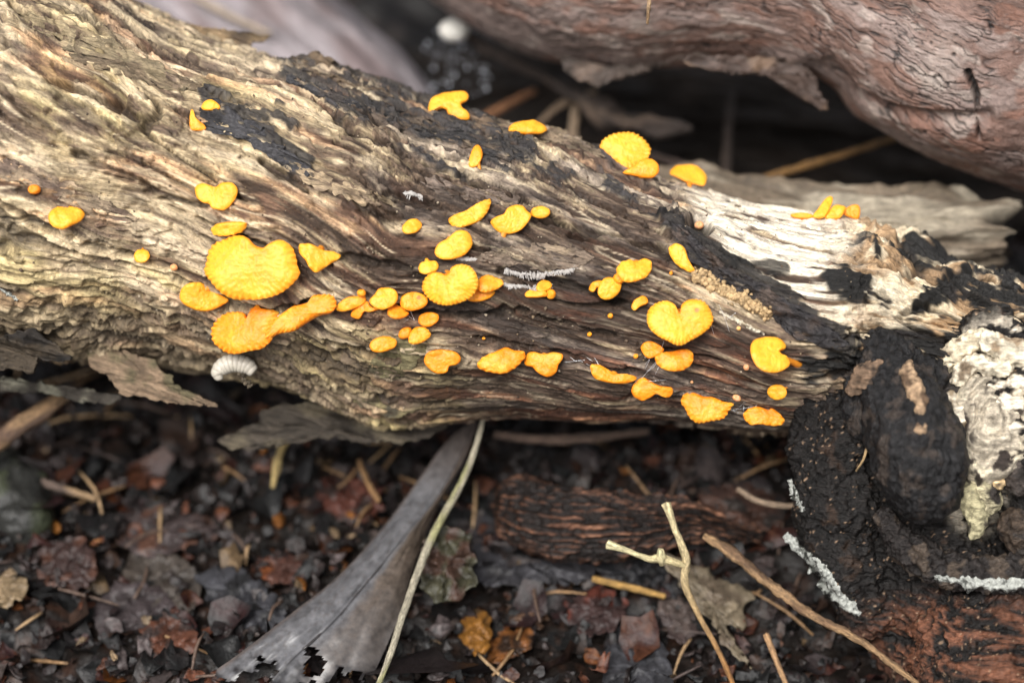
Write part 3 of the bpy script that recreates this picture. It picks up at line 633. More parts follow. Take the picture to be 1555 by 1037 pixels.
stick('dry_stalk', [(985, 235, 9), (1060, 262, 8.6), (1140, 300, 8.2)], [7, 8, 7], (.075, .05, .04), 'dark brown stalk lying low behind the largest fungus on the top edge', seed=7)
stick('grass_stem', [(285, -12, 10.6), (340, 20, 10.4), (410, 52, 10.2)], [7, 7, 5], (.40, .32, .25), 'blurred pale stem lying across the grey log', 'stem', seed=8)
r_ = None
stick('grass_stem', [(986, -12, .35), (985, 12, .4), (983, 36, .75)], [3.2, 3, 2], (.42, .28, .16), 'thin tan stem hanging against the red bark', 'stem', seed=9)
p = at(690, 46, 8.2)
V, F = balls([p], [.33], 1, 3, .012); V = p + (V - p) * [1.1, .9, .85]
pb = tag(mesh('puffball', p + (V - p), F, M_CRUST, col=np.tile([.86, .83, .76], (len(V), 1))), 'small round white puffball at the end of the dead branch', 'mushroom')

# ------------------------------------------------------------------ orange fungi on the log
RG = dict(A=(260, 260, 3.457), B=(580, 280, 3.457), C=(880, 340, 3.24), D=(600, 120, 3.11), Z1=(0, 0, 2.963), Z3=(1035, 0, 2.963), Z4=(0, 340, 2.963), Z5=(520, 340, 2.963))
def ell(cx, cy, rx, ry, rot=0, n=10):
    a = np.linspace(0, 2 * np.pi, n, endpoint=False); c, s_ = math.cos(math.radians(rot)), math.sin(math.radians(rot))
    return [(cx + rx * math.cos(v) * c - ry * math.sin(v) * s_, cy + rx * math.cos(v) * s_ + ry * math.sin(v) * c) for v in a]
Y1, Y2, OR, PK = (.90, .375, .022), (.88, .312, .015), (.86, .275, .012), (.72, .36, .17)
# region, outline, attach point, frill (lobes on the margin), colour, forward order, label
FG = [
 ('A', [(122,100),(130,75),(160,62),(200,72),(232,80),(260,62),(310,58),(340,80),(350,110),(335,150),(300,190),(265,205),(215,195),(198,172),(165,165),(135,140)], (232,85), 0, Y1, 0, 'orange double-lobed fungus on the log well above the biggest fungus'),
 ('A', [(208,310),(225,285),(265,270),(310,266),(385,268),(397,282),(380,315),(350,330),(290,338),(230,338)], (300,275), 12, Y1, 0, 'narrow flat orange fungus sitting right on the upper edge of the biggest fungus'),
 ('A', [(178,490),(190,420),(215,380),(290,348),(365,336),(410,355),(440,388),(470,402),(492,402),(530,375),(580,362),(630,395),(655,450),(662,500),(672,530),(650,580),(600,625),(540,655),(470,672),(400,675),(320,668),(250,630),(200,570),(172,525)], (478,392), 42, Y1, .25, 'biggest fungus, broad yellow orange cap with a scalloped margin'),
 ('A', [(668,400),(680,380),(715,378),(770,398),(800,412),(860,422),(893,440),(870,465),(820,495),(765,532),(730,515),(705,470),(675,430)], (780,405), 9, Y1, 0, 'three-cornered yellow orange fungus just past the biggest fungus along the log'),
 ('A', [(45,650),(60,610),(100,585),(145,583),(175,597),(200,610),(240,640),(300,672),(285,695),(220,725),(150,735),(85,710),(50,680)], (190,605), 0, Y1, 0, 'rounded orange fungus tucked under the lower edge of the biggest fungus'),
 ('A', [(210,830),(230,780),(280,745),(340,738),(385,745),(405,770),(430,720),(455,700),(480,722),(550,730),(560,770),(530,850),(515,890),(470,930),(400,945),(315,960),(255,930),(215,890)], (440,710), 34, OR, 0, 'large deep orange wavy fungus with a scalloped margin above the pale ribbed husk'),
 ('A', [(490,850),(520,800),(580,745),(640,705),(735,680),(745,652),(800,645),(850,655),(868,700),(840,740),(770,755),(700,795),(640,835),(560,850),(500,875)], (650,700), 34, OR, .2, 'long deep orange ruffled fungus slanting up beside the wavy one'),
 ('A', [(862,720),(890,685),(930,660),(980,655),(1015,655),(1020,680),(990,710),(920,735),(880,735)], (950,660), 0, Y2, 0, 'small oval orange fungus at the tip of the long ruffled one'),
 ('A', ell(998, 638, 24, 20), (998, 625), 0, Y2, .1, 'tiny round orange fungus budding on top of a small oval one'),
 ('Z5', [(35,405),(50,383),(105,347),(130,372),(168,382),(130,396),(100,395),(75,428),(42,420)], (105,350), 0, OR, -.05, 'small crumpled orange fungus wedged between the oval one and a round one'),
 ('Z5', [(122,345),(150,310),(165,290),(200,285),(240,300),(250,330),(230,365),(180,385),(140,372)], (170,290), 0, Y1, .1, 'round yellow orange fungus with a nicked upper edge beside the crumpled one'),
 ('Z5', [(258,350),(275,320),(320,305),(365,318),(385,345),(365,375),(310,390),(270,378)], (320,308), 0, Y2, .1, 'oval orange fungus with a small brown spot beside the heart-shaped fungus at mid log'),
 ('Z5', [(203,390),(215,365),(240,355),(270,380),(300,395),(290,410),(245,422),(210,412)], (240,360), 0, OR, -.05, 'small dark orange fungus half under the brown-spotted oval one'),
 ('B', [(190,710),(200,685),(240,670),(285,675),(298,695),(285,725),(240,745),(200,735)], (240,672), 0, OR, 0, 'small oval orange fungus alone below the heart-shaped fungus at mid log'),
 ('B', [(138,810),(155,765),(190,745),(235,755),(257,785),(240,810),(190,835),(150,835)], (190,748), 14, Y2, .1, 'small orange fungus with faint ribs, paired with a smaller one, on the olive wood'),
 ('B', [(85,790),(95,765),(125,748),(155,756),(145,800),(110,812),(90,805)], (125,752), 0, OR, 0, 'smaller partner half behind the faintly ribbed orange fungus'),
 ('Z5', [(122,545),(140,520),(185,505),(230,512),(245,535),(230,560),(175,578),(135,572)], (185,508), 0, Y2, 0, 'lone oval orange fungus on the olive wood above the torn lower edge of the log'),
 ('B', ell(158, 219, 55, 36, -20), (150,240), 0, Y1, 0, 'small plain oval orange fungus just above the bean-shaped one'),
 ('B', [(348,180),(390,155),(440,135),(490,105),(540,80),(572,78),(570,105),(540,160),(480,205),(410,230),(365,215),(350,195)], (440,150), 22, Y1, 0, 'long slanted yellow orange fungus with a ragged edge at mid log'),
 ('B', [(572,195),(600,170),(640,155),(660,125),(700,107),(740,110),(765,140),(785,165),(760,210),(710,250),(640,258),(595,235)], (636,270), 0, Y1, .1, 'plump kidney-shaped yellow fungus with a short stalk showing underneath'),
 ('B', ell(832, 145, 52, 32), (785,150), 0, Y1, 0, 'small oval yellow fungus touching the plump kidney-shaped one'),
 ('B', [(277,345),(300,305),(345,280),(390,245),(430,242),(465,265),(475,305),(455,350),(410,380),(340,393),(290,375)], (350,285), 0, Y1, .05, 'smooth bean-shaped yellow fungus above the heart-shaped fungus at mid log'),
 ('B', [(190,435),(205,410),(222,403),(226,385),(240,384),(248,397),(280,400),(297,425),(280,455),(235,470),(200,460)], (232,384), 0, Y1, 0, 'small round orange fungus with a knob on top, touching the heart-shaped fungus'),
 ('B', [(205,540),(225,490),(260,465),(300,462),(335,474),(355,460),(365,435),(405,420),(460,430),(495,470),(500,530),(470,585),(400,625),(320,635),(255,610),(220,575)], (335,460), 36, Y1, .2, 'large heart-shaped yellow orange fungus at mid log among a cluster of small ones'),
 ('B', [(500,525),(515,485),(555,472),(590,485),(630,500),(637,525),(600,550),(550,565),(510,555)], (520,490), 14, Y2, .05, 'upper of two orange fungi pressed against the heart-shaped one at mid log'),
 ('B', [(450,605),(490,548),(540,563),(595,562),(570,595),(510,615)], (490,560), 0, Y2, 0, 'lower of two orange fungi pressed against the heart-shaped one at mid log'),
 ('B', [(810,545),(825,510),(855,497),(885,510),(893,535),(870,555),(835,565)], (850,500), 0, Y2, .1, 'topmost cap of a tiny orange trio beside the white fringe'),
 ('B', [(750,570),(775,552),(820,560),(865,565),(860,585),(800,592),(760,588)], (800,560), 0, Y2, 0, 'long low cap of a tiny orange trio beside the white fringe'),
 ('B', ell(886, 578, 26, 26), (870,575), 0, Y2, .05, 'small round lower cap of a tiny orange trio beside the white fringe'),
 ('B', [(220,925),(245,880),(310,868),(385,880),(413,915),(395,945),(355,955),(340,985),(290,992),(245,965)], (300,880), 0, OR, 0, 'wet shiny orange fungus with a dipped edge on the lower side of the log'),
 ('B', [(500,945),(530,905),(600,875),(650,855),(690,870),(740,875),(755,900),(735,930),(700,965),(640,993),(560,985),(510,968)], (660,862), 16, OR, .05, 'wide orange fungus, wider of two side by side on the lower edge of the log'),
 ('B', [(745,925),(765,885),(800,878),(850,890),(900,880),(945,890),(950,915),(925,950),(915,985),(870,1010),(820,990),(790,960),(755,950)], (850,885), 0, OR, 0, 'smooth folded orange fungus next to the wide one on the lower edge'),
 ('C', [(182,225),(200,190),(240,172),(280,180),(320,165),(350,180),(357,210),(335,250),(290,272),(230,278),(195,255)], (280,178), 12, Y1, .1, 'oval yellow fungus with a slight dip, touching a rounder fungus by a bud'),
 ('C', [(92,350),(95,310),(120,270),(160,262),(205,285),(200,330),(165,365),(125,372)], (130,270), 0, Y1, .05, 'round yellow fungus linked by buds to the oval one with a slight dip'),
 ('C', [(45,315),(60,290),(90,278),(120,285),(115,310),(85,315),(70,335),(50,330)], (100,282), 0, Y2, 0, 'small hooked orange bud on the outer side of the round linked fungus'),
 ('C', ell(197, 268, 32, 27), (195,260), 0, Y2, 0, 'small orange bud joining the oval and the round fungus'),
 ('C', [(437,125),(460,100),(495,100),(520,125),(535,170),(555,205),(568,228),(545,238),(495,215),(455,175)], (520,130), 10, Y1, 0, 'yellow orange fungus jutting out from under the charred black strip'),
 ('C', [(257,400),(270,375),(310,353),(335,365),(335,390),(300,405),(275,425),(260,418)], (330,370), 0, Y2, 0, 'small curled pale orange fungus beside the heart-shaped fungus near the dark root'),
 ('C', [(332,470),(340,420),(375,390),(425,378),(465,392),(485,425),(497,438),(505,420),(503,395),(540,373),(595,378),(635,410),(660,460),(645,505),(600,545),(550,570),(490,598),(425,575),(370,540),(340,505)], (497,428), 44, Y1, .2, 'large bright yellow heart-shaped fungus with a tiny brown dot on dark wood'),
 ('C', [(300,615),(315,585),(355,578),(400,600),(412,625),(370,655),(330,658)], (350,585), 0, OR, 0, 'small orange fungus behind the folded one under the bright heart-shaped fungus'),
 ('C', [(370,665),(390,635),(450,625),(500,615),(545,620),(560,650),(548,690),(500,720),(440,722),(390,700)], (480,622), 14, OR, .1, 'folded orange fungus directly under the bright yellow heart-shaped one'),
 ('C', [(842,610),(860,570),(910,552),(965,555),(1010,580),(1015,610),(985,625),(1000,640),(1030,655),(1035,690),(1000,718),(940,727),(890,710),(855,665)], (1085,688), 0, Y1, .1, 'smooth yellow orange fungus with a notch and sideways stalk against the black root'),
 ('C', ell(971, 829, 49, 38, 5), (1035,803), 0, Y1, 0, 'small oval orange fungus with a thin side stalk by the black root'),
 ('C', [(52,705),(75,688),(120,700),(180,735),(240,740),(285,755),(260,775),(200,785),(130,775),(75,755)], (180,740), 12, Y2, 0, 'long narrow orange fungus drooping on the wet lower edge of the log'),
 ('C', [(255,820),(270,785),(310,755),(350,775),(400,795),(455,805),(455,840),(430,855),(390,832),(350,855),(310,872),(270,850)], (330,765), 0, OR, .05, 'two-lobed orange fungus hanging below the long narrow one'),
 ('C', [(500,880),(515,840),(560,832),(610,850),(660,855),(710,875),(758,885),(735,920),(710,955),(650,970),(580,980),(540,950),(520,910)], (600,845), 26, OR, 0, 'crumpled wrinkled orange fungus on the lower edge near the black root'),
 ('C', [(805,945),(830,910),(880,898),(930,915),(950,905),(1005,955),(1000,985),(950,995),(890,985),(840,988)], (930,908), 14, OR, 0, 'low orange fungus on the lower edge where the log meets the black root'),
 ('D', [(155,135),(175,85),(230,62),(320,55),(345,75),(340,100),(312,120),(325,145),(350,160),(345,188),(280,182),(250,165),(240,145),(200,140),(165,155)], (270,185), 0, Y1, 0, 'bright yellow fungus with a deep notch standing on the top edge of the log'),
 ('D', [(535,240),(555,210),(620,193),(680,195),(720,225),(700,250),(640,258),(580,250)], (630,265), 0, Y1, 0, 'low yellow fungus half hidden behind a bark flake on the top edge'),
 ('D', [(345,400),(355,355),(375,315),(395,310),(412,340),(410,375),(390,405),(360,415)], (408,428), 0, Y2, 0, 'small thin orange fungus standing on edge like a petal on the dark-patched wood'),
 ('D', [(960,370),(970,310),(1000,275),(1060,252),(1120,255),(1170,280),(1205,325),(1195,375),(1160,400),(1120,425),(1075,435),(1050,425),(1040,395),(1005,390),(975,395)], (1020,442), 30, Y1, .15, 'largest yellow fungus on the top edge of the log, round with a clear stalk'),
 ('D', [(1075,440),(1130,410),(1170,380),(1210,378),(1240,400),(1245,435),(1215,460),(1150,458)], (1160,465), 0, Y2, 0, 'orange fungus tucked half behind the largest one on the top edge'),
 ('D', [(1298,450),(1320,412),(1375,405),(1435,415),(1470,450),(1462,500),(1420,495),(1350,470)], (1390,495), 0, Y1, 0, 'smooth yellow fungus alone on the top edge towards the white wood'),
 ('Z3', [(590,974),(620,930),(650,890),(672,880),(682,895),(670,935),(640,978)], (615,985), 0, Y1, .1, 'thin upright blade-like orange fungus on the white wood'),
 ('Z3', [(645,980),(680,930),(710,922),(740,935),(710,978)], (690,985), 0, Y1, 0, 'yellow orange fungus between the upright blade and the curled one on white wood'),
 ('Z3', [(722,955),(760,925),(795,922),(805,950),(795,985),(750,975)], (765,985), 0, OR, .1, 'curled orange fungus beside the upright blade on the white wood'),
 ('Z3', [(490,965),(530,956),(580,962),(600,975),(560,985),(510,980)], (545,985), 0, Y2, 0, 'flat orange fungus lying low before the upright blade on the white wood'),
 ('Z1', [(905,480),(920,455),(950,447),(980,465),(990,488),(950,497),(915,495)], (950,495), 0, Y1, 0, 'small round orange fungus peeking over the end of the charred flake'),
 ('Z1', [(856,502),(868,492),(882,530),(918,560),(925,582),(885,588),(855,575)], (900,560), 0, Y2, 0, 'small narrow orange fungus at the lower end of the charred flake'),
 ('Z1', [(217,985),(225,950),(255,925),(280,915),(310,925),(345,930),(380,955),(370,985),(330,1010),(280,1030),(235,1015)], (290,920), 0, Y1, 0, 'broad yellow fungus on the pale end of the log away from the others'),
 ('Z1', ell(151, 853, 28, 22), (145,845), 0, OR, 0, 'tiny orange fungus just above the broad one on the pale end of the log'),
 ('Z4', [(602,145),(612,120),(630,112),(650,113),(668,125),(672,150),(650,172),(615,170)], (640,112), 0, Y1, 0, 'small round orange fungus midway between the broad pale-end one and the biggest'),
 ('Z4', ell(782, 194, 17, 13), (780,190), 0, PK, 0, 'tiny pinkish bud between the small round fungus and the biggest one'),
 ('C', ell(152, 451, 14, 13), (152,448), 0, Y2, 0, 'tiny yellow bud above the wet dark grain left of the bright heart-shaped fungus'),
 ('C', ell(50, 542, 12, 11), (50,540), 0, Y2, 0, 'tiny yellow bud near the long narrow drooping fungus'),
 ('C', ell(278, 650, 12, 12), (278,648), 0, OR, 0, 'tiny orange bud beside the dewy web under the bright heart-shaped fungus'),
 ('C', ell(450, 243, 9, 9), (450,240), 0, OR, 0, 'tiny orange bud below the fungus jutting from the charred strip'),
 ('C', ell(783, 513, 11, 11), (783,510), 0, PK, 0, 'tiny pinkish bud on the pale seam between two yellow fungi'),
 ('C', ell(821, 704, 15, 15), (820,700), 0, PK, 0, 'pale pink round bud below the fungus with a sideways stalk'),
 ('C', ell(775, 856, 23, 16, 30), (772,850), 0, PK, 0, 'pinkish grey oval bud above the low fungus by the black root'),
 ('C', ell(553, 778, 8, 7), (553,776), 0, PK, 0, 'tiny pale bud above the crumpled wrinkled fungus'),
 ('C', ell(588, 6, 24, 20), (588,4), 0, PK, 0, 'pale orange bud sitting in the black hole of the log'),
 ('Z5', ell(636, 515, 8, 6), (636,514), 0, Y2, 0, 'tiny yellow bud above the wide fungus on the lower edge'),
]
TOCAM = -FWD; ZUP = np.array([0, 0, 1.0])
def fungus(i, reg, out, att, frill, colr, fwd, label):
    ox, oy, k = RG[reg]
    O = np.array(out, float) / k + [ox, oy]; A_ = np.array(att, float) / k + [ox, oy]
    size = np.ptp(O, 0).max(); n = int(np.clip(size * 2.2, 40, 240))
    g = np.random.default_rng(900 + i)
    O = cr(O, n, True); cen = O.mean(0)
    phi = np.arctan2(O[:, 1] - cen[1], O[:, 0] - cen[0])
    d_att = np.linalg.norm(O - A_, axis=1) / size
    cren = np.zeros(n)
    if frill:
        s_ = np.arange(n) / n; cren = np.sin(2 * np.pi * frill * s_ + 1.5 * fbm(s_ * 9, 0 * s_, i, 2, 4)) * ss(.15, .4, d_att) * (.65 + .5 * fbm(s_ * 14, 0 * s_, i + .5, 2, 9))
    wobble = fbm(np.cos(phi) * 2.2, np.sin(phi) * 2.2, i * 1.7, 3, 8)
    Ob = cen + (O - cen) * (1 + .02 * wobble)[:, None]
    O = cen + (Ob - cen) * (1 + .016 * cren * (90 / max(size, 60)) ** .3)[:, None]
    if A_[1] < cen[1] and d_att.min() < .12: A_ = A_ + .22 * (cen - A_)
    ph, nh, tc = hit_near(cen[0], cen[1]); pa, na_, ta = hit_near(A_[0], A_[1])
    if pa is None or abs(ta - tc) > 1.5: pa, na_, ta = ph, nh, tc
    nrm = unit(.35 * unit(nh) + .42 * TOCAM + .22 * ZUP + .10 * g.normal(size=3))
    rpx = size / 2 * PX
    def onplane(Q, c0):
        d = FWD + ((Q[..., 0] - 777.5) * KPX)[..., None] * RIGHT - ((Q[..., 1] - 518.5) * KPX)[..., None] * UPV
        return CAM + d * (((c0 - CAM) @ nrm) / (d @ nrm))[..., None]
    base = min(tc, ta + .4)
    c0 = at(cen[0], cen[1], base - .03)
    W = onplane(O, c0); pen = -9
    for Q, w in list(zip(O, W))[::max(1, n // 24)]:
        if np.linalg.norm(Q - A_) < .18 * size: continue
        hp = hit(Q[0], Q[1])
        if hp[0] is not None: pen = max(pen, ((w - CAM) @ FWD - D0) - hp[2])
    lift = float(np.clip(pen + .04, .04, .9)) + fwd * .6 + (.03 if size < 20 else .0)
    c0 = at(cen[0], cen[1], base - .03 - lift)
    W = onplane(O, c0); cw = onplane(cen, c0); Wb = onplane(Ob, c0)
    small = size < 22
    th_ = (.035 + .05 * rpx) if not small else rpx * .55
    dome = rpx * (g.uniform(.10, .18) if not small else .6)
    rr = np.concatenate([np.linspace(0, .92, max(9, int(rpx / .022))), [.945, .965, .985, 1.0]])
    R_ = rr[:, None]
    top = cw + R_[..., None] * ((Wb - cw)[None] + (ss(.8, 1, R_))[..., None] * (W - Wb)[None])
    ax_, ay_ = top @ RIGHT, top @ UPV
    dA = np.hypot(*(np.stack([cen[0] + R_ * (O[:, 0] - cen[0])[None] - A_[0], cen[1] + R_ * (O[:, 1] - cen[1])[None] - A_[1]]))) / size
    fold = fbm(ax_ * .9 / max(rpx, .2), ay_ * .9 / max(rpx, .2), i * 2.3, 2, 12)
    bumps = fbm(ax_ * 9, ay_ * 9, i * 1.1, 2, 13)
    dist_ = np.linalg.norm(top - cw, axis=-1); dist_ = dist_ / dist_.max()
    hh = dome * (1 - .45 * R_ ** 6 - .55 * dist_ ** 2) - .35 * dome * np.exp(-(dA / .16) ** 2) + .16 * rpx * fold * (.35 + .65 * R_) + .012 * bumps + .006 * fbm(ax_ * 22, ay_ * 22, i * 1.1, 2, 15)
    hh = hh + .018 * min(1, rpx / .5) * cren[None] * R_ ** 9 + .003 * cren[None] * ss(.72, .95, R_) - .5 * th_ * R_ ** 14
    T_ = top + nrm * hh[..., None]
    rb_ = np.array([.992, .96, .85, .65, .4, .15]); Rb = rb_[:, None]
    fold_b = np.stack([np.interp(rb_, rr, fold[:, j]) for j in range(n)], 1)
    B_ = cw + Rb[..., None] * ((Wb - cw)[None] + (ss(.8, 1, Rb))[..., None] * (W - Wb)[None]) + nrm * (.16 * rpx * fold_b * (.35 + .65 * Rb) + .8 * dome * (.55 - .45 * Rb ** 6) - th_ * np.array([.8, 1, 1.1, 1.2, 1.5, 2.0])[:, None] + .018 * cren[None] * Rb ** 9)[..., None]
    V = np.vstack([T_.reshape(-1, 3), B_.reshape(-1, 3)])
    cm_ = fbm(ax_ * 2.2, ay_ * 2.2, i * 3.1, 3, 14)
    c = np.array(colr) * (1 + .12 * cm_ + .05 * bumps)[..., None]
    c = mix(c, np.array(colr) * [1.0, .72, .55], (ss(.88, 1.0, R_) * .55 + np.exp(-(dA / .14) ** 2) * .6) * np.ones_like(hh))
    c = mix(c, np.array([.93, .50, .065]), np.clip(ss(.0, .6, cren[None] * ss(.8, .97, R_)) * .4 + .25 * ss(.15, .5, cm_), 0, 1))
    if 'brown' in label and ('dot' in label or 'spot' in label):
        sx, sy = (1057, 473) if 'dot' in label else (636, 452)
        dd = np.hypot(cen[0] + R_ * (O[:, 0] - cen[0])[None] - sx, cen[1] + R_ * (O[:, 1] - cen[1])[None] - sy)
        c = mix(c, [.45, .14, .02], (1 - ss(2, 5, dd)) * .9)
    cb_ = np.tile(np.array(colr) * [.95, .75, .7], (len(rb_) * n, 1))
    F = gridfaces(len(rr) + len(rb_), n, True).tolist()
    root_o = pa - unit(na_) * .02
    root = empty('orange_fungus', root_o, label, 'mushroom', 'orange fungi growing on the rotten log')
    cap = mesh('cap', V, F, M_FUNGUS, root, col=np.vstack([c.reshape(-1, 3), cb_]))
    # stalk from the wood into the underside of the cap
    inner = cen + (A_ - cen) * min(1.0, .45 * size / (np.linalg.norm(A_ - cen) + 1e-6)) * (.55 if size > 22 else .1)
    tip = onplane(inner, c0) + nrm * (.15 * dome - th_ * 1.0 - .16 * rpx * .3)
    start = pa - unit(na_) * .06
    if np.linalg.norm(start - tip) < .05: start = tip - nrm * .12
    mid = (start + tip) / 2 + ZUP * .02
    r0 = float(np.clip(rpx * .17, .022, .085))
    V, Fs, S, G = tube([start, mid, tip], [r0 * 1.2, r0 * .9, r0 * 1.25], 12, 12, .12, i)
    mesh('stalk', V, Fs, M_FUNGUS, root, col=np.tile(np.array([.70, .24, .02]), (len(V), 1)))
    return root
for i, f in enumerate(FG): fungus(i, *f)

# ------------------------------------------------------------------ leaf litter on the soil
g = np.random.default_rng(77)
PAL = np.array([[.045, .034, .034], [.070, .055, .055], [.030, .025, .026], [.085, .050, .036], [.11, .085, .075], [.13, .05, .026], [.025, .020, .018], [.26, .09, .022], [.30, .20, .11], [.06, .045, .04], [.14, .11, .105], [.05, .02, .016]])
PW = np.array([3, 3, 3, 2.5, 1.6, 1.4, 3, .55, .55, 2.5, 1.0, 1.5]); PW /= PW.sum(); PAL = PAL * .30
def litter(name, count, size, seed, label, spread):
    g = np.random.default_rng(seed); VV, FF, CC, k = [], [], [], 0
    m = 9
    for i in range(count):
        x = g.uniform(*spread[0]); y = g.uniform(*spread[1])
        z = float(ground_h(x, y)) + abs(g.normal()) * .22 * (size / .4) ** .5
        sz = size * g.lognormal(0, .5); asp = g.uniform(.35, 1)
        a = np.linspace(0, 2 * np.pi, m, endpoint=False) + g.uniform(-.2, .2, m)
        r = sz * g.uniform(.6, 1.15, m)
        u = np.stack([np.cos(a) * r, np.sin(a) * r * asp], 1)
        q = np.vstack([[0, 0], u * .55, u]); curl = g.normal() * .5 / sz; tw_ = g.normal() * .5 / sz
        zz = curl * q[:, 0] ** 2 + tw_ * q[:, 0] * q[:, 1] + g.normal(size=len(q)) * sz * .16
        L_ = np.column_stack([q, zz])
        e = Matrix.Rotation(g.uniform(0, 6.3), 3, 'Z') @ Matrix.Rotation(g.normal() * .5, 3, 'X') @ Matrix.Rotation(g.normal() * .3, 3, 'Y')
        VV.append(L_ @ np.array(e).T + [x, y, z])
        f = []
        for j in range(m):
            j2 = (j + 1) % m; f += [[k, k + 1 + j, k + 1 + j2, k + 1 + j2], [k + 1 + j, k + 1 + m + j, k + 1 + m + j2, k + 1 + j2]]
        FF += f; k += 2 * m + 1
        c = PAL[g.choice(len(PAL), p=PW)] * g.uniform(.7, 1.35)
        CC.append(np.clip(c * (1 + .25 * g.normal(size=(2 * m + 1, 1))), .01, .6))
    F = [[a_, b_, c_] if c_ == d_ else [a_, b_, c_, d_] for a_, b_, c_, d_ in FF]
    return tag(mesh(name, np.vstack(VV), F, M_LITTER, o=(0, 0, 0), col=np.vstack(CC)), label, 'litter', kind='stuff')
litter('leaf_litter', 4200, .25, 1, 'dark rotting leaf litter covering the soil', ((-15, 15), (-8.5, 16)))
litter('leaf_crumbs', 6500, .10, 2, 'fine dark crumbs of rotted leaf between the larger leaves', ((-13, 13), (-8.5, 12)))
# larger leaf pieces that can be told apart
def on_ground(lift=.25, tx=0., ty=0., cx=0, cy=0):
    def f(px, py):
        t = np.zeros(px.shape)
        for idx in np.ndindex(px.shape):
            t[idx] = ground_t(px[idx], py[idx], float(zc) + lift)
        return t + tx * (px - cx) + ty * (py - cy)
    return f
LP = [
 ([(303, 872), (345, 858), (395, 885), (432, 930), (425, 958), (375, 985), (352, 960), (322, 920)], (.075, .075, .085), (.03, .03, .032), .5, .0015, 'folded slate grey leaf piece beside the big grey leaf'),
 ([(722, 795), (745, 762), (765, 830), (830, 850), (905, 855), (885, 882), (800, 888), (728, 880)], (.075, .073, .082), (.05, .048, .052), .35, 0, 'flat slate grey leaf piece under the fibrous dark wood'),
 ([(925, 965), (950, 938), (985, 945), (1012, 985), (1022, 1050), (985, 1075), (930, 1060), (912, 1005)], (.085, .085, .095), (.05, .05, .055), .5, 0, 'smooth dark grey rounded leaf lying among brown litter'),
 ([(905, 858), (960, 846), (1020, 872), (1050, 905), (1000, 905), (950, 892)], (.055, .055, .06), None, .3, 0, 'narrow dark grey leaf piece behind the pale forked twig'),
 ([(698, 965), (705, 935), (735, 925), (745, 955), (740, 985), (718, 990)], (.34, .15, .03), (.10, .06, .03), .5, 0, 'bright orange brown curled leaf scrap'),
 ([(740, 985), (765, 960), (800, 950), (808, 975), (780, 998), (748, 1006)], (.26, .10, .03), (.05, .03, .02), .5, 0, 'rusty leaf scrap with dark holes beside the bright orange one'),
 ([(770, 920), (800, 900), (828, 925), (825, 960), (800, 945), (780, 950)], (.14, .08, .05), (.05, .04, .04), .45, 0, 'brown and grey crinkled leaf scrap above the rusty one'),
 ([(860, 905), (905, 890), (950, 905), (945, 945), (900, 965), (865, 945)], (.075, .045, .042), (.16, .05, .035), .3, 0, 'dark red-brown rounded leaf in the litter'),
 ([(1000, 838), (1040, 850), (1090, 878), (1138, 898), (1128, 925), (1130, 955), (1105, 945), (1112, 985), (1140, 1018), (1095, 970), (1045, 905)], (.33, .265, .18), (.22, .17, .12), .9, 0, 'torn pale tan leaf behind the forked twig'),
 ([(1002, 925), (1020, 905), (1050, 918), (1058, 955), (1035, 978), (1010, 955)], (.17, .13, .115), (.09, .065, .06), .5, 0, 'small pinkish brown leaf beside the torn tan leaf'),
 ([(165, 790), (215, 770), (290, 775), (335, 800), (300, 825), (230, 845), (180, 825)], (.105, .08, .078), (.16, .08, .055), .5, 0, 'crumpled mauve brown leaf in the litter away from the big grey leaf'),
 ([(150, 905), (195, 880), (250, 900), (290, 940), (270, 975), (200, 1000), (150, 960)], (.10, .08, .082), (.06, .045, .045), .5, 0, 'dull mauve leaf with ragged edge low in the litter'),
 ([(190, 850), (240, 835), (300, 870), (295, 920), (240, 925), (200, 890)], (.12, .10, .085), (.07, .055, .045), .6, 0, 'grey brown crumbly leaf between the two mauve leaves'),
 ([(210, 960), (250, 935), (290, 950), (290, 985), (240, 1000)], (.16, .065, .04), (.07, .05, .045), .7, 0, 'reddish brown leaf scrap with orange edges beside the dull mauve leaf'),
 ([(40, 790), (70, 780), (90, 805), (60, 812)], (.38, .15, .03), None, .5, 0, 'small bright orange leaf scrap near the dark stone'),
 ([(-20, 900), (10, 870), (40, 890), (20, 915), (-20, 918)], (.40, .29, .17), None, .6, 0, 'small cream wood chip at the edge of the litter'),
 ([(60, 830), (130, 820), (150, 870), (110, 900), (65, 880)], (.075, .045, .04), (.13, .06, .04), .5, 0, 'dark wine brown leaf beside the orange scrap'),
 ([(395, 850), (440, 840), (480, 860), (450, 885), (400, 880)], (.13, .06, .045), (.25, .08, .03), .4, 0, 'reddish leaf scrap beside the folded slate leaf'),
 ([(480, 735), (540, 715), (580, 745), (560, 790), (500, 780)], (.14, .05, .035), (.06, .04, .035), .3, 0, 'dull red leaf behind the big grey leaf'),
 ([(1000, 690), (1060, 675), (1110, 700), (1080, 740), (1010, 730)], (.08, .045, .035), (.14, .09, .07), .3, 0, 'dark brown leaf in the shade above the fibrous wood'),
 ([(1060, 750), (1130, 735), (1190, 755), (1180, 800), (1100, 800)], (.10, .05, .035), (.04, .03, .025), .4, 0, 'brown bark scrap between the fibrous wood and the black root'),
]
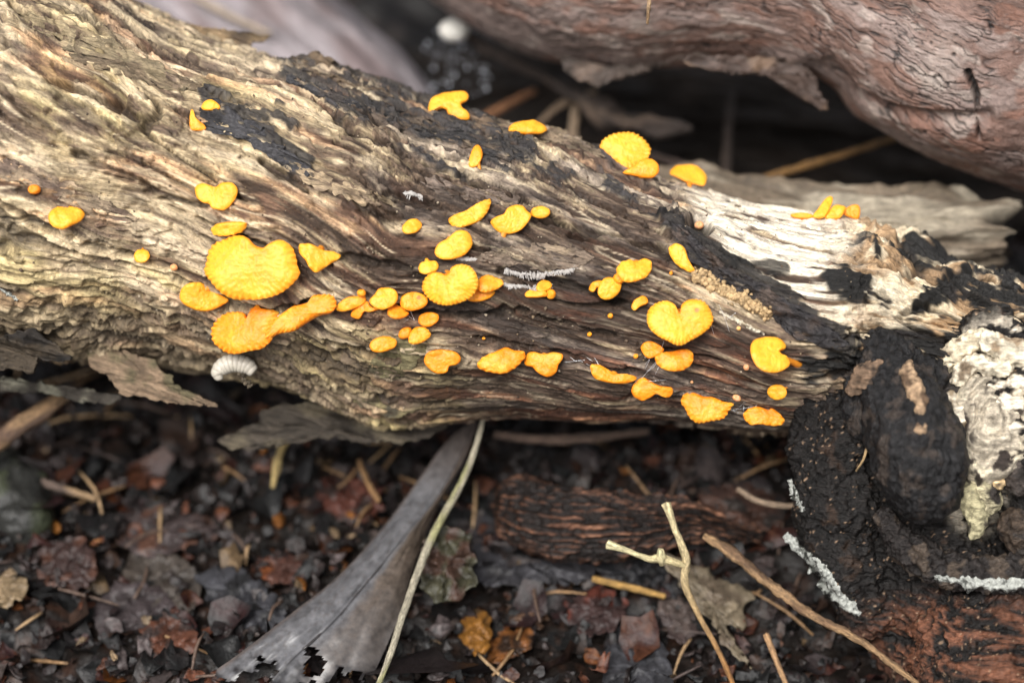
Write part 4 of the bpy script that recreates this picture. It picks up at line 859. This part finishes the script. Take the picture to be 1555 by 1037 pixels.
for i, (o_, c1, c2, lf, ty, lab) in enumerate(LP):
    cx, cy = np.mean(o_, 0); pc = gpt(cx, cy); zc = ground_h(pc[0], pc[1])
    gg = np.random.default_rng(60 + i)
    dep = on_ground(lf * .55, gg.normal() * .003, gg.normal() * .003 + ty, cx, cy)
    tag(plate('leaf_piece', o_, M_LITTER, dep, .04, tuple(np.array(c1) * .45), None if c2 is None else tuple(np.array(c2) * .5), None, rag=9, bumpy=.26, fr=2.6, seed=600 + i * 11, dome=.1), lab, 'leaf')
# loose scraps of the litter that show singly
g = np.random.default_rng(303)
MARKS = [(30, 770, 'the dark greenish stone'), (65, 797, 'the orange scrap by the stone'), (105, 860, 'the wine brown leaf'), (10, 895, 'the cream wood chip'), (250, 805, 'the crumpled mauve leaf'), (245, 880, 'the grey brown crumbly leaf'), (210, 945, 'the dull mauve leaf'), (255, 970, 'the orange-edged leaf scrap'),
         (370, 920, 'the folded slate leaf'), (440, 862, 'the reddish leaf scrap'), (425, 705, 'the yellowish stalk'), (530, 750, 'the dull red leaf'), (560, 880, 'the big grey leaf'), (460, 990, 'the gnawed leaf end'), (610, 940, 'the grass stem'), (680, 860, 'the mossy bark lump'), (820, 870, 'the flat slate leaf'), (715, 960, 'the bright orange curl'), (775, 980, 'the rusty leaf scrap'),
         (900, 790, 'the fibrous wood'), (905, 930, 'the dark red-brown leaf'), (965, 1000, 'the dark grey rounded leaf'), (955, 890, 'the golden thin stick'), (1030, 940, 'the pinkish brown leaf'), (1080, 920, 'the torn tan leaf'), (1150, 880, 'the long brown twig'), (1180, 1000, 'the short tan twig'), (1055, 705, 'the dark brown shaded leaf'), (1125, 770, 'the brown bark scrap'), (870, 662, 'the thin grey brown stick'), (90, 735, 'the dark stick by the stone')]
KINDS = [([.06, .045, .042], 'dark brown leaf scrap'), ([.10, .08, .078], 'dull mauve grey leaf scrap'), ([.14, .055, .032], 'reddish brown leaf scrap'), ([.30, .115, .026], 'orange leaf scrap'), ([.30, .21, .125], 'tan wood chip')]
for i in range(150):
    px, py = g.uniform(-10, 1190), g.uniform(690, 1050)
    if i % 3 == 0: px = g.uniform(-10, 560)
    pc = gpt(px, py); k = g.choice(5, p=[.3, .25, .2, .12, .13]); sz = g.uniform(.16, .36) * (.6 if k > 2 else 1)
    m = 11; a = np.linspace(0, 2 * np.pi, m, endpoint=False) + g.uniform(-.2, .2, m); r = sz * g.uniform(.55, 1.15, m); asp = g.uniform(.35, .95)
    u = np.stack([np.cos(a) * r, np.sin(a) * r * asp], 1); q = np.vstack([[0, 0], u * .4, u * .75, u])
    L_ = np.column_stack([q, g.normal() * .5 / sz * q[:, 0] ** 2 + g.normal(size=len(q)) * sz * .12])
    e = np.array(Matrix.Rotation(g.uniform(0, 6.3), 3, 'Z') @ Matrix.Rotation(g.normal() * .45, 3, 'X'))
    V = L_ @ e.T; V = V + [pc[0], pc[1], float(ground_h(pc[0], pc[1])) + .16 + .25 * g.random()]
    V = np.vstack([V, V - [0, 0, .02]]); n0 = len(q); F = []
    for w in (0, n0):
        for j_ in range(m):
            j2 = (j_ + 1) % m; F.append([w, w + 1 + j_, w + 1 + j2])
            for b in (1, 1 + m): F.append([w + b + j_, w + b + m + j_, w + b + m + j2, w + b + j2])
    for j_ in range(m): F.append([1 + 2 * m + j_, n0 + 1 + 2 * m + j_, n0 + 1 + 2 * m + (j_ + 1) % m, 1 + 2 * m + (j_ + 1) % m])
    c = np.clip(np.array(KINDS[k][0]) * g.uniform(.25, .75) * (1 + .35 * g.normal(size=(len(V), 1))), .008, .6)
    near = min(MARKS, key=lambda m_: math.hypot(px - m_[0], py - m_[1]))[2]
    what = ('tiny ' if sz < .17 else 'small ' if sz < .26 else 'larger ') + ('narrow ' if asp < .6 else 'rounded ') + KINDS[k][1]
    tag(mesh('leaf_scrap', V, F, M_LITTER, col=c), what + ' beside ' + near, 'leaf scrap' if k < 4 else 'wood chip', 'loose scraps in the litter')
# dark stone
V, Nv, F = remesh([[(20, 750, 5.0, 62), (30, 790, 4.4, 50)], [(-20, 730, 5.5, 70)]], .06, 8)
x, y, z = V.T; n = fbm(x * 1.2, y * 1.2, z * 1.2, 4, 640)
tag(mesh('stone', V + Nv * (.15 * n)[:, None], F, M_LITTER, col=mix(np.tile([.022, .022, .02], (len(V), 1)), [.03, .034, .02], ss(0, .4, n))), 'dark greenish grey stone in the shade below the log', 'stone')

# ------------------------------------------------------------------ big grey leaf with a folded midrib
rib = cr([(722, 640, 4.6), (695, 700, 4.2), (665, 753, 3.6), (625, 800, 2.9), (575, 863, 2.1), (505, 945, 1.3), (440, 1005, .8), (370, 1085, .5)], 150)
lef = cr([(721, 638), (680, 668), (640, 722), (588, 792), (520, 868), (450, 925), (345, 1005), (270, 1050)], 150)
rgt = cr([(726, 640), (703, 702), (678, 745), (648, 805), (622, 880), (602, 945), (560, 1040), (530, 1110)], 150)
j = np.linspace(-1, 1, 61)[None]; i_ = np.arange(150)[:, None]
X_ = np.where(j < 0, rib[:, :1] + (lef[:, :1] - rib[:, :1]) * -j, rib[:, :1] + (rgt[:, :1] - rib[:, :1]) * j)
Y_ = np.where(j < 0, rib[:, 1:2] + (lef[:, 1:] - rib[:, 1:2]) * -j, rib[:, 1:2] + (rgt[:, 1:] - rib[:, 1:2]) * j)
wv_ = fbm(i_ * .03, j * 1.5, 0, 3, 650)
wid = ss(0, 60, i_)
Tt = rib[:, 2:3] + wid * (np.where(j < 0, -.16 * np.sin(-j * 2.6) + .30 * j * j, -.12 * np.sin(j * 2.6) + .45 * j * j) + .12 * wv_) - .05 * np.exp(-(j / .05) ** 2)
LV = at(X_, Y_, Tt)
nz = fbm(X_ * .035, Y_ * .035, 0, 4, 651); spk = fbm(X_ * .16, Y_ * .16, 0, 3, 652)
c = mix(np.array([.095, .094, .099]) * (1 + .25 * nz)[..., None], np.array([.075, .058, .045]) * (1 + .5 * spk)[..., None], ss(.05, .35, j + .12 * nz) * (1 - .55 * ss(60, 130, i_)))
c = mix(c, [.06, .048, .042], ss(.25, .55, spk) * .4); c = mix(c, [.10, .08, .07], (1 - ss(0, 40, i_)) * np.ones_like(nz))
c = mix(c, [.02, .019, .02], np.exp(-(j / .022) ** 2) * np.ones_like(nz)); c = mix(c, [.08, .06, .05], ss(.86, 1, -j) * np.ones_like(nz) * .7)
# gnawed end
gn = (Y_ - 1024) / 22 + 2.6 * fbm(X_ * .022, Y_ * .022, 3, 3, 654) + .9 * fbm(X_ * .1, Y_ * .1, 3, 2, 655)
hole_ = np.hypot((X_ - 478) / 13, (Y_ - 1008) / 26) + .6 * fbm(X_ * .08, Y_ * .08, 9, 2, 656)
c = mix(c, [.015, .014, .015], np.clip(ss(-.9, -.1, gn), 0, 1) * .85)
keep = (gn < .5) & (hole_ > .8)
Fg = gridfaces(150, 61); kk = keep.reshape(-1); Fg = Fg[kk[Fg].all(1)]
Vf = LV.reshape(-1, 3); back = Vf + FWD * .03; nV = len(Vf)
Fb = Fg[:, ::-1] + nV
lf_o = at(450, 960, 1.4)
leaf = empty('dead_leaf', lf_o, 'long folded grey dead leaf with a gnawed end leaning up to the log', 'leaf')
used, inv = np.unique(np.vstack([Fg, Fb]), return_inverse=True)
Vall = np.vstack([Vf, back])[used]; Call = np.vstack([c.reshape(-1, 3), c.reshape(-1, 3) * .9])[used]
mesh('blade', Vall, inv.reshape(-1, 4), M_LEAF, leaf, col=Call)
mr_ = at(rib[:118, 0], rib[:118, 1], rib[:118, 2] - .02)
V, F, S, G = tube(mr_[::6], np.linspace(.012, .03, len(mr_[::6])), 8, 60, .1, 3)
mesh('midrib', V, F, M_LEAF, leaf, col=np.tile([.03, .027, .027], (len(V), 1)))

# ------------------------------------------------------------------ twigs, stem and wood bits on the litter
def gz(px, py, lift): return float((gpt(px, py, lift) - CAM) @ FWD - D0)
stick('grass_stem', [(737, 622, 3.0), (722, 680, 3.0), (700, 735, 2.7), (655, 818, 2.0), (618, 915, 1.3), (590, 1000, .8), (566, 1060, .5)], [3.5, 5, 6, 6.5, 6, 5, 4], (.30, .27, .20), 'pale grey-green grass stem lying along the big grey leaf', 'stem', .15, 11, col2=[.25, .24, .12])
tr = trunk([((757, 745), (762, 785), 4.2), ((785, 727), (785, 826), 3.9), ((840, 736), (835, 845), 3.5), ((910, 744), (905, 849), 3.2), ((975, 750), (975, 838), 3.1), ((1040, 758), (1045, 815), 3.1), ((1085, 782), (1090, 812), 3.2), ((1150, 802), (1152, 818), 3.5)], 300, 130, 40)
P, Nn, s, th = tr['P'], tr['N'], tr['s'], tr['th']; y1 = .8 * np.cos(th + .1 * s); z1 = .8 * np.sin(th + .1 * s)
b = fbm(s * 4.5, y1 * 7, z1 * 7, 2, 701); a = .45 * np.sin(th * 34 + 4 * fbm(s * .9, y1 * 1.8, z1 * 1.8, 3, 700)) + .6 * fbm(s * 1.2, y1 * 5, z1 * 5, 2, 703)
h = .06 * a + .085 * b + .2 * fbm(s * .5, y1, z1, 2, 702)
c = mix(np.array([.010, .007, .006]) * (1 + .4 * b)[..., None], [.10, .045, .026], ss(.15, .6, a + .5 * b) * .85); c = mix(c, [.30, .15, .09], ss(.6, 1.0, a + .6 * b) * .7)
V, Fq, E = caps((P + Nn * h[..., None]).reshape(-1, 3), gridfaces(*tr['n'], True), *tr['n'])
tag(mesh('wood_chunk', V, Fq.tolist() + [f[:3] for f in E.tolist()], M_CHAR, col=np.vstack([c.reshape(-1, 3), [[.03, .02, .02]] * 2]), gc=np.vstack([np.stack([s, y1, z1], -1).reshape(-1, 3), [[0, 0, 0]] * 2])),
    'dark fibrous reddish black piece of rotten wood on the litter', 'wood')
tw1 = empty('forked_twig', at(1100, 1000, 1.2), 'pale forked twig with cut ends standing before the torn tan leaf', 'twig')
def twig_part(name, pts, rpx, c1, c2, seed, parent):
    a = np.array(pts, float); V, F, S, G = tube(at(a[:, 0], a[:, 1], a[:, 2]), np.array(rpx) * PX, 12, 60, .18, seed)
    w = ss(0, 1, S / S.max()); mesh(name, V, F, M_TWIG, parent, col=mix(np.tile(np.array(c1, float), (len(V), 1)), c2, w), gc=G)
twig_part('stem', [(1012, 764, 1.0), (1024, 800, 1.0), (1042, 848, 1.1), (1040, 885, 1.2), (1062, 935, 1.4), (1092, 990, 1.5), (1118, 1050, 1.2)], [8, 5, 6.5, 6, 4.5, 4, 4], (.50, .42, .24), (.28, .13, .04), 12, tw1)
twig_part('side_branch', [(922, 826, .9), (945, 833, .9), (985, 848, 1.0), (1004, 848, 1.0), (1042, 858, 1.1)], [7.5, 5, 5, 7.5, 4.5], (.56, .50, .29), (.45, .37, .2), 13, tw1)
twig_part('bud', [(1003, 834, .85), (1004, 846, .95), (1005, 856, 1.05)], [4.5, 7.5, 5], (.55, .49, .28), (.5, .42, .24), 14, tw1)
stick('twig', [(1070, 812, 1.9), (1110, 838, 1.7), (1160, 880, 1.5), (1230, 932, 1.1), (1310, 975, .6), (1410, 1050, .2)], [5, 8, 8, 7, 6, 4], (.13, .075, .04), 'long brown twig running from the fibrous wood to the foot of the black root', 'twig', .6, 15, col2=[.26, .16, .08])
stick('twig', [(1163, 962, 1.6), (1178, 1000, 1.5), (1198, 1050, 1.3)], [5, 4.5, 4], (.34, .2, .1), 'short thin tan twig below the long brown one', 'twig', .2, 16)
stick('broken_stick', [(-30, 690, 4.2), (30, 648, 3.9), (70, 620, 3.8), (110, 596, 3.9)], [15, 16, 14, 9], (.22, .135, .07), 'thick tan broken stick in the shade under the pale end of the log', rag=.3, seed=17, col2=[.1, .06, .04])
stick('broken_stick', [(750, 660, 5.2), (830, 668, 5.2), (900, 664, 5.3), (985, 655, 5.6)], [6, 8, 8, 6], (.15, .10, .075), 'thin grey brown stick lying in the dark under the log beyond the big leaf', rag=.3, seed=18)
stick('broken_stick', [(900, 878, gz(900, 878, .5)), (950, 890, gz(950, 890, .5)), (1010, 905, gz(1010, 905, .6))], [5, 6, 5], (.34, .2, .06), 'golden brown thin stick beside the narrow dark grey leaf piece', rag=.2, seed=19)
stick('bent_stalk', [(432, 668, 5), (425, 690, 4.7), (420, 705, 4.6), (414, 740, 4.7)], [8, 6, 7, 4], (.42, .31, .13), 'short yellowish stalk under the torn lower edge of the log', 'stalk', .5, 20)
stick('bent_stalk', [(1120, 742, 3.2), (1150, 760, 3), (1190, 768, 2.9), (1215, 765, 2.8)], [4, 5, 5, 4], (.22, .16, .11), 'thin bent brown stalk in the shade beside the black root', 'stalk', .2, 21)
stick('bent_stalk', [(575, 760, 4.4), (560, 735, 4.8), (545, 700, 5.4)], [5, 5, 4], (.25, .14, .06), 'rusty stalk poking up behind the big grey leaf', 'stalk', .2, 22)
stick('broken_stick', [(30, 712, 5), (75, 735, 4.8), (145, 757, 4.6)], [7, 7, 5], (.10, .07, .055), 'dark stick beside the greenish grey stone', rag=.3, seed=23, col2=[.3, .2, .11])
tag(plate('moss_bark', [(640, 830), (665, 800), (705, 810), (722, 850), (715, 895), (670, 915), (640, 890)], M_LITTER, const(2.2, 0, -.004, 680, 860), .3, (.035, .033, .02), (.045, .025, .018), None, rag=9, bumpy=.3, fr=2.5, seed=720), 'mossy grey green lump of bark between the big leaf and the fibrous wood', 'bark')
# tufts of broken stalk lying through the litter (uncountable)
g = np.random.default_rng(88); VV, FF, CC, k = [], [], [], 0
for _ in range(260):
    x, y = g.uniform(-12, 12), g.uniform(-8, 10); z = float(ground_h(x, y)) + g.uniform(.05, .5); a = g.uniform(0, 6.3); L_ = g.uniform(.4, 1.6); d = np.array([math.cos(a), math.sin(a), g.normal() * .25])
    p0 = np.array([x, y, z]); V, F, S, G = tube([p0, p0 + d * L_ * .5 + g.normal(size=3) * .06, p0 + d * L_], [.03, .04, .02] * 1, 5, 5)
    VV.append(V); FF += [[q + k for q in f] for f in F]; k += len(V)
    CC.append(np.tile(np.array([[.20, .12, .06], [.09, .06, .045], [.30, .20, .11], [.05, .035, .03]][g.integers(0, 4)]), (len(V), 1)))
tag(mesh('litter_fibres', np.vstack(VV), FF, M_LITTER, o=(0, 0, 0), col=np.vstack(CC)), 'short broken fibres and stalks mixed through the leaf litter', 'litter', kind='stuff')

# ------------------------------------------------------------------ pale ribbed husk under the log
hp = hit_near(352, 545, 0, -4)[2]
a = np.array([(334, 577), (331, 566), (340, 556), (356, 551), (374, 555), (386, 565)], float)
Pq = at(a[:, 0], a[:, 1], np.full(6, hp - .22))
V, F, S, G = tube(Pq, np.array([5, 11, 14, 14.5, 13.5, 9]) * PX, 28, 90)
nb = 11; ctr = cr(Pq, 90); k_ = np.concatenate([np.repeat(np.arange(90), 28), [0, 89]])
rib_ = np.abs(np.sin(np.pi * nb * S / S.max())) ** .5
V = ctr[k_] + (V - ctr[k_]) * (.91 + .10 * rib_)[:, None]
husk = empty('ribbed_husk', Pq.mean(0), 'pale grey ribbed curled husk hanging under the deep orange wavy fungus', 'husk')
mesh('body', V, F, M_HUSK, husk, col=mix(np.tile([.26, .23, .18], (len(V), 1)), [.46, .42, .35], ss(.2, .6, rib_)))
def crumbs(name, pts, n, r, colr, seed, spread, parent, mat):
    g = np.random.default_rng(seed); L = cr(pts, 60); q = L[g.integers(0, 60, n)] + g.normal(size=(n, 3)) * [spread, spread, .04]
    V, F = balls(at(q[:, 0], q[:, 1], q[:, 2]), g.uniform(.5, 1.3, n) * r, seed)
    return mesh(name, V, F, mat, parent, col=np.repeat(np.array(colr) * g.uniform(.5, 1.4, (n, 1)), len(V) // n, 0))
crumbs('frass', [(368, 568, hp - .2), (374, 580, hp - .2), (384, 584, hp - .2)], 40, .035, [.10, .08, .055], 5, 3, husk, M_CRUST)

# ------------------------------------------------------------------ white crusts and fringes
def part_bvh(nm):
    o = next(o for o in fallen_log.children if o.name.startswith(nm)); b = np.array(fallen_log['_o'])
    return BVHTree.FromPolygons([tuple(np.array(v.co) / CM + b) for v in o.data.vertices], [tuple(p.vertices) for p in o.data.polygons])
SC = part_bvh('charred_root'); RIMB = part_bvh('curled_rim')
def on_root(px, py):
    out = np.zeros(px.shape)
    for idx in np.ndindex(px.shape):
        b = 9e9
        for bv in (SC, LOGBVH, RIMB):
            h_ = hit(px[idx], py[idx], bv)
            if h_[0] is not None: b = min(b, h_[2])
        out[idx] = b if b < 9e8 else np.nan
    m = np.nanmean(out) if np.isfinite(out).any() else 1.0
    return np.clip(np.where(np.isnan(out), m, out), m - .6, m + .6)
def crust(pts, wpx, label, seed, n=0, bvh=None, r=.03, colr=(.36, .37, .34)):
    g = np.random.default_rng(seed); L = cr([(p[0], p[1]) for p in pts], 14); w = np.interp(np.linspace(0, 1, 14), np.linspace(0, 1, len(wpx)), wpx) * g.uniform(.55, 1.25, 14) * .75
    T = unit(np.gradient(L, axis=0)); Nn_ = np.stack([-T[:, 1], T[:, 0]], 1)
    tag(strip('white_crust', L, Nn_, w, colr, seed), label, 'crust', 'white crusts')
def strip(name, L, Nn_, w, colr, seed):
    """crumbly ribbon lying on the wood"""
    m, k = 120, 15
    C_ = cr(L, m); Q = unit(cr(np.column_stack([L, Nn_]), m)[:, 2:]); W_ = np.interp(np.linspace(0, 1, m), np.linspace(0, 1, len(w)), w)
    u = np.linspace(-1, 1, k)[None, :, None]
    edge = W_[:, None] * (1 + .7 * fbm(np.arange(m)[:, None] * .11, np.sign(u[0, :, 0])[None] * 3 + 0 * W_[:, None], seed, 3, seed))
    q = C_[:, None] + Q[:, None] * u * edge[..., None]
    t = on_root(q[..., 0], q[..., 1]); Pp = at(q[..., 0], q[..., 1], t)
    n_ = fbm(Pp[..., 0] * 16, Pp[..., 1] * 16, Pp[..., 2] * 16, 3, seed + 1)
    hgt = (.05 + .05 * n_) * (1 - np.abs(u[..., 0]) ** 3) - .03 * np.abs(u[..., 0]) ** 3
    Vt = (Pp - FWD * hgt[..., None]).reshape(-1, 3); Vb = (Pp + FWD * .05).reshape(-1, 3); F = gridfaces(m, k)
    c = np.array(colr) * (1 + .4 * n_)[..., None]; c = mix(c, np.array(colr) * .25, ss(.28, .5, fbm(Pp[..., 0] * 6, Pp[..., 1] * 6, Pp[..., 2] * 6, 3, seed + 2)))
    c = c.reshape(-1, 3)
    return mesh(name, np.vstack([Vt, Vb]), np.vstack([F, F[:, ::-1] + m * k]), M_CRUST, col=np.vstack([c, c * .8]))
crust([(1192, 812), (1225, 845), (1250, 866), (1268, 900), (1306, 932)], [6, 13, 20, 18, 7], 'broad white crust running down the lower flank of the black root', 21, 700)
crust([(1200, 728), (1208, 752), (1220, 776)], [7, 7, 6], 'short white crust streak higher up the flank of the black root', 22, 160)
crust([(1418, 876), (1470, 884), (1520, 888), (1570, 884)], [6, 14, 16, 14], 'white lacy crust along the underside of the curled rim', 23, 700)
crust([(1092, 473), (1120, 487), (1160, 508)], [4, 5, 4], 'thin cream crust in the seam above the fungus with a sideways stalk', 24, 150, r=.02, colr=(.62, .56, .44))
crust([(0, 438), (18, 450), (28, 456)], [4, 5, 4], 'small white crust patch on the crumbly pale end of the log', 25, 60, r=.025)
def fringe(pts, label, seed, ln=.075):
    g = np.random.default_rng(seed); L = cr(pts, 70); VV, FF, k = [], [], 0
    for q in L:
        for _ in range(4):
            qq = q + g.normal(size=2) * [1.2, 1.0]; r = hit(qq[0], qq[1])
            if r[0] is None: continue
            p0 = r[0] - r[1] * .02; p1 = r[0] + r[1] * .05 - UPV * ln * g.uniform(.5, 1.1) + RIGHT * g.normal() * .02
            V, F, S, G = tube([p0, (p0 + p1) / 2 + r[1] * .03, p1], [.009, .009, .004], 5, 5); VV.append(V); FF += [[v + k for v in f] for f in F]; k += len(V)
    V = np.vstack(VV); tag(mesh('white_fringe', V, FF, M_CRUST, col=np.tile([.50, .47, .44], (len(V), 1))), label, 'fungus', 'white fringes on the log')
fringe([(768, 408), (800, 415), (845, 412), (874, 404)], 'long white toothed fringe under the pale wood ledge at mid log', 31)
fringe([(763, 430), (800, 435), (838, 435)], 'white toothed fringe running up to the tiny orange trio', 32)
fringe([(694, 391), (722, 393)], 'short white fringe beside the bean-shaped fungus', 33, .06)
fringe([(616, 292), (640, 298)], 'short white fringe in the crevice above the plain oval fungus', 34, .06)

# ------------------------------------------------------------------ dewy cobwebs
def web(cx, cy, rx, ry, n, nd, label, seed, t=None):
    g = np.random.default_rng(seed); VV, FF, k = [], [], 0; dr = []
    for _ in range(n):
        a = np.array([cx, cy]) + g.uniform(-1, 1, 2) * [rx, ry]; b = np.array([cx, cy]) + g.uniform(-1, 1, 2) * [rx, ry]
        ra, rb_ = hit_near(*a, 0, -5)[0], hit_near(*b, 0, -5)[0]
        m = (ra + rb_) / 2 - FWD * .12
        V, F, S, G = tube([ra, m, rb_], [.0022, .0022, .0022], 4, 8); VV.append(V); FF += [[v + k for v in f] for f in F]; k += len(V)
        for u in g.uniform(0, 1, max(1, nd // n)): dr.append((1 - u) ** 2 * ra + 2 * u * (1 - u) * (m) + u * u * rb_ - FWD * .005)
    V2, F2 = balls(dr, g.uniform(.004, .011, len(dr)), seed, 1)
    tag(mesh('cobweb', np.vstack(VV + [V2]), FF + (F2 + k).tolist(), M_WEB, col=np.tile([.85, .86, .88], (k + len(V2), 1))), label, 'cobweb', 'dewy cobwebs')
M_WEB = soft_mat('dewy_web', scale=500, var=.05, rough=.08, spec=.9, bump=0)
web(985, 555, 30, 40, 9, 50, 'dewy cobweb between the long narrow fungus and the folded one', 41)
web(885, 552, 32, 14, 8, 60, 'dewy cobweb beside the smooth folded fungus on the lower edge', 42)
web(1125, 625, 28, 18, 7, 50, 'dewy cobweb between the crumpled fungus and the low one by the root', 43)
web(1090, 480, 30, 30, 3, 12, 'few dewy threads beside the bright yellow heart-shaped fungus', 44)
web(612, 475, 28, 16, 5, 24, 'dewy threads under the small fungi beside the mid-log heart-shaped one', 45)
# far dew drops near the puffball
g = np.random.default_rng(4); q = np.stack([g.uniform(635, 745, 40), g.uniform(18, 140, 40), g.uniform(9, 11, 40)], 1)
V1, F1, S, G = tube(at(q[:40:3, 0], q[:40:3, 1], q[:40:3, 2]), np.full(len(q[:40:3]), .004), 4, 80)
V2, F2 = balls(at(q[:, 0], q[:, 1], q[:, 2]), g.uniform(.02, .05, 40), 8, 1)
tag(mesh('cobweb', np.vstack([V1, V2]), F1 + (F2 + len(V1)).tolist(), M_WEB, col=np.tile([.6, .63, .7], (len(V1) + len(V2), 1))), 'blurred dewy cobweb around the small white puffball', 'cobweb', 'dewy cobwebs')

# ------------------------------------------------------------------ loose crumbs of rot on the log (uncountable)
g = np.random.default_rng(6); cs, rs, cl = [], [], []
for _ in range(1500):
    r = hit(g.uniform(0, 1300), g.uniform(20, 640))
    if r[0] is None: continue
    cs.append(r[0] + r[1] * .004); rs.append(g.lognormal(-4.4, .45)); cl.append(np.array([[.06, .045, .035], [.12, .085, .06], [.22, .16, .10], [.4, .33, .24], [.16, .12, .08]][g.integers(0, 5)]))
V, F = balls(cs, rs, 9, 1); tag(mesh('wood_crumbs', V, F, M_CRUST, col=np.repeat(np.array(cl), len(V) // len(cs), 0)), 'fine loose crumbs of rot scattered over the log', 'crumbs', kind='stuff')
# thin fibre over the black root
stick('root_fibre', [(1313, 630, -.2), (1318, 665, -.25), (1312, 695, -.2), (1300, 715, .05)], [2, 2.2, 2, 1.5], (.35, .24, .12), 'thin tan fibre hanging on the black root below the burnt stub', 'fibre', .1, 24)
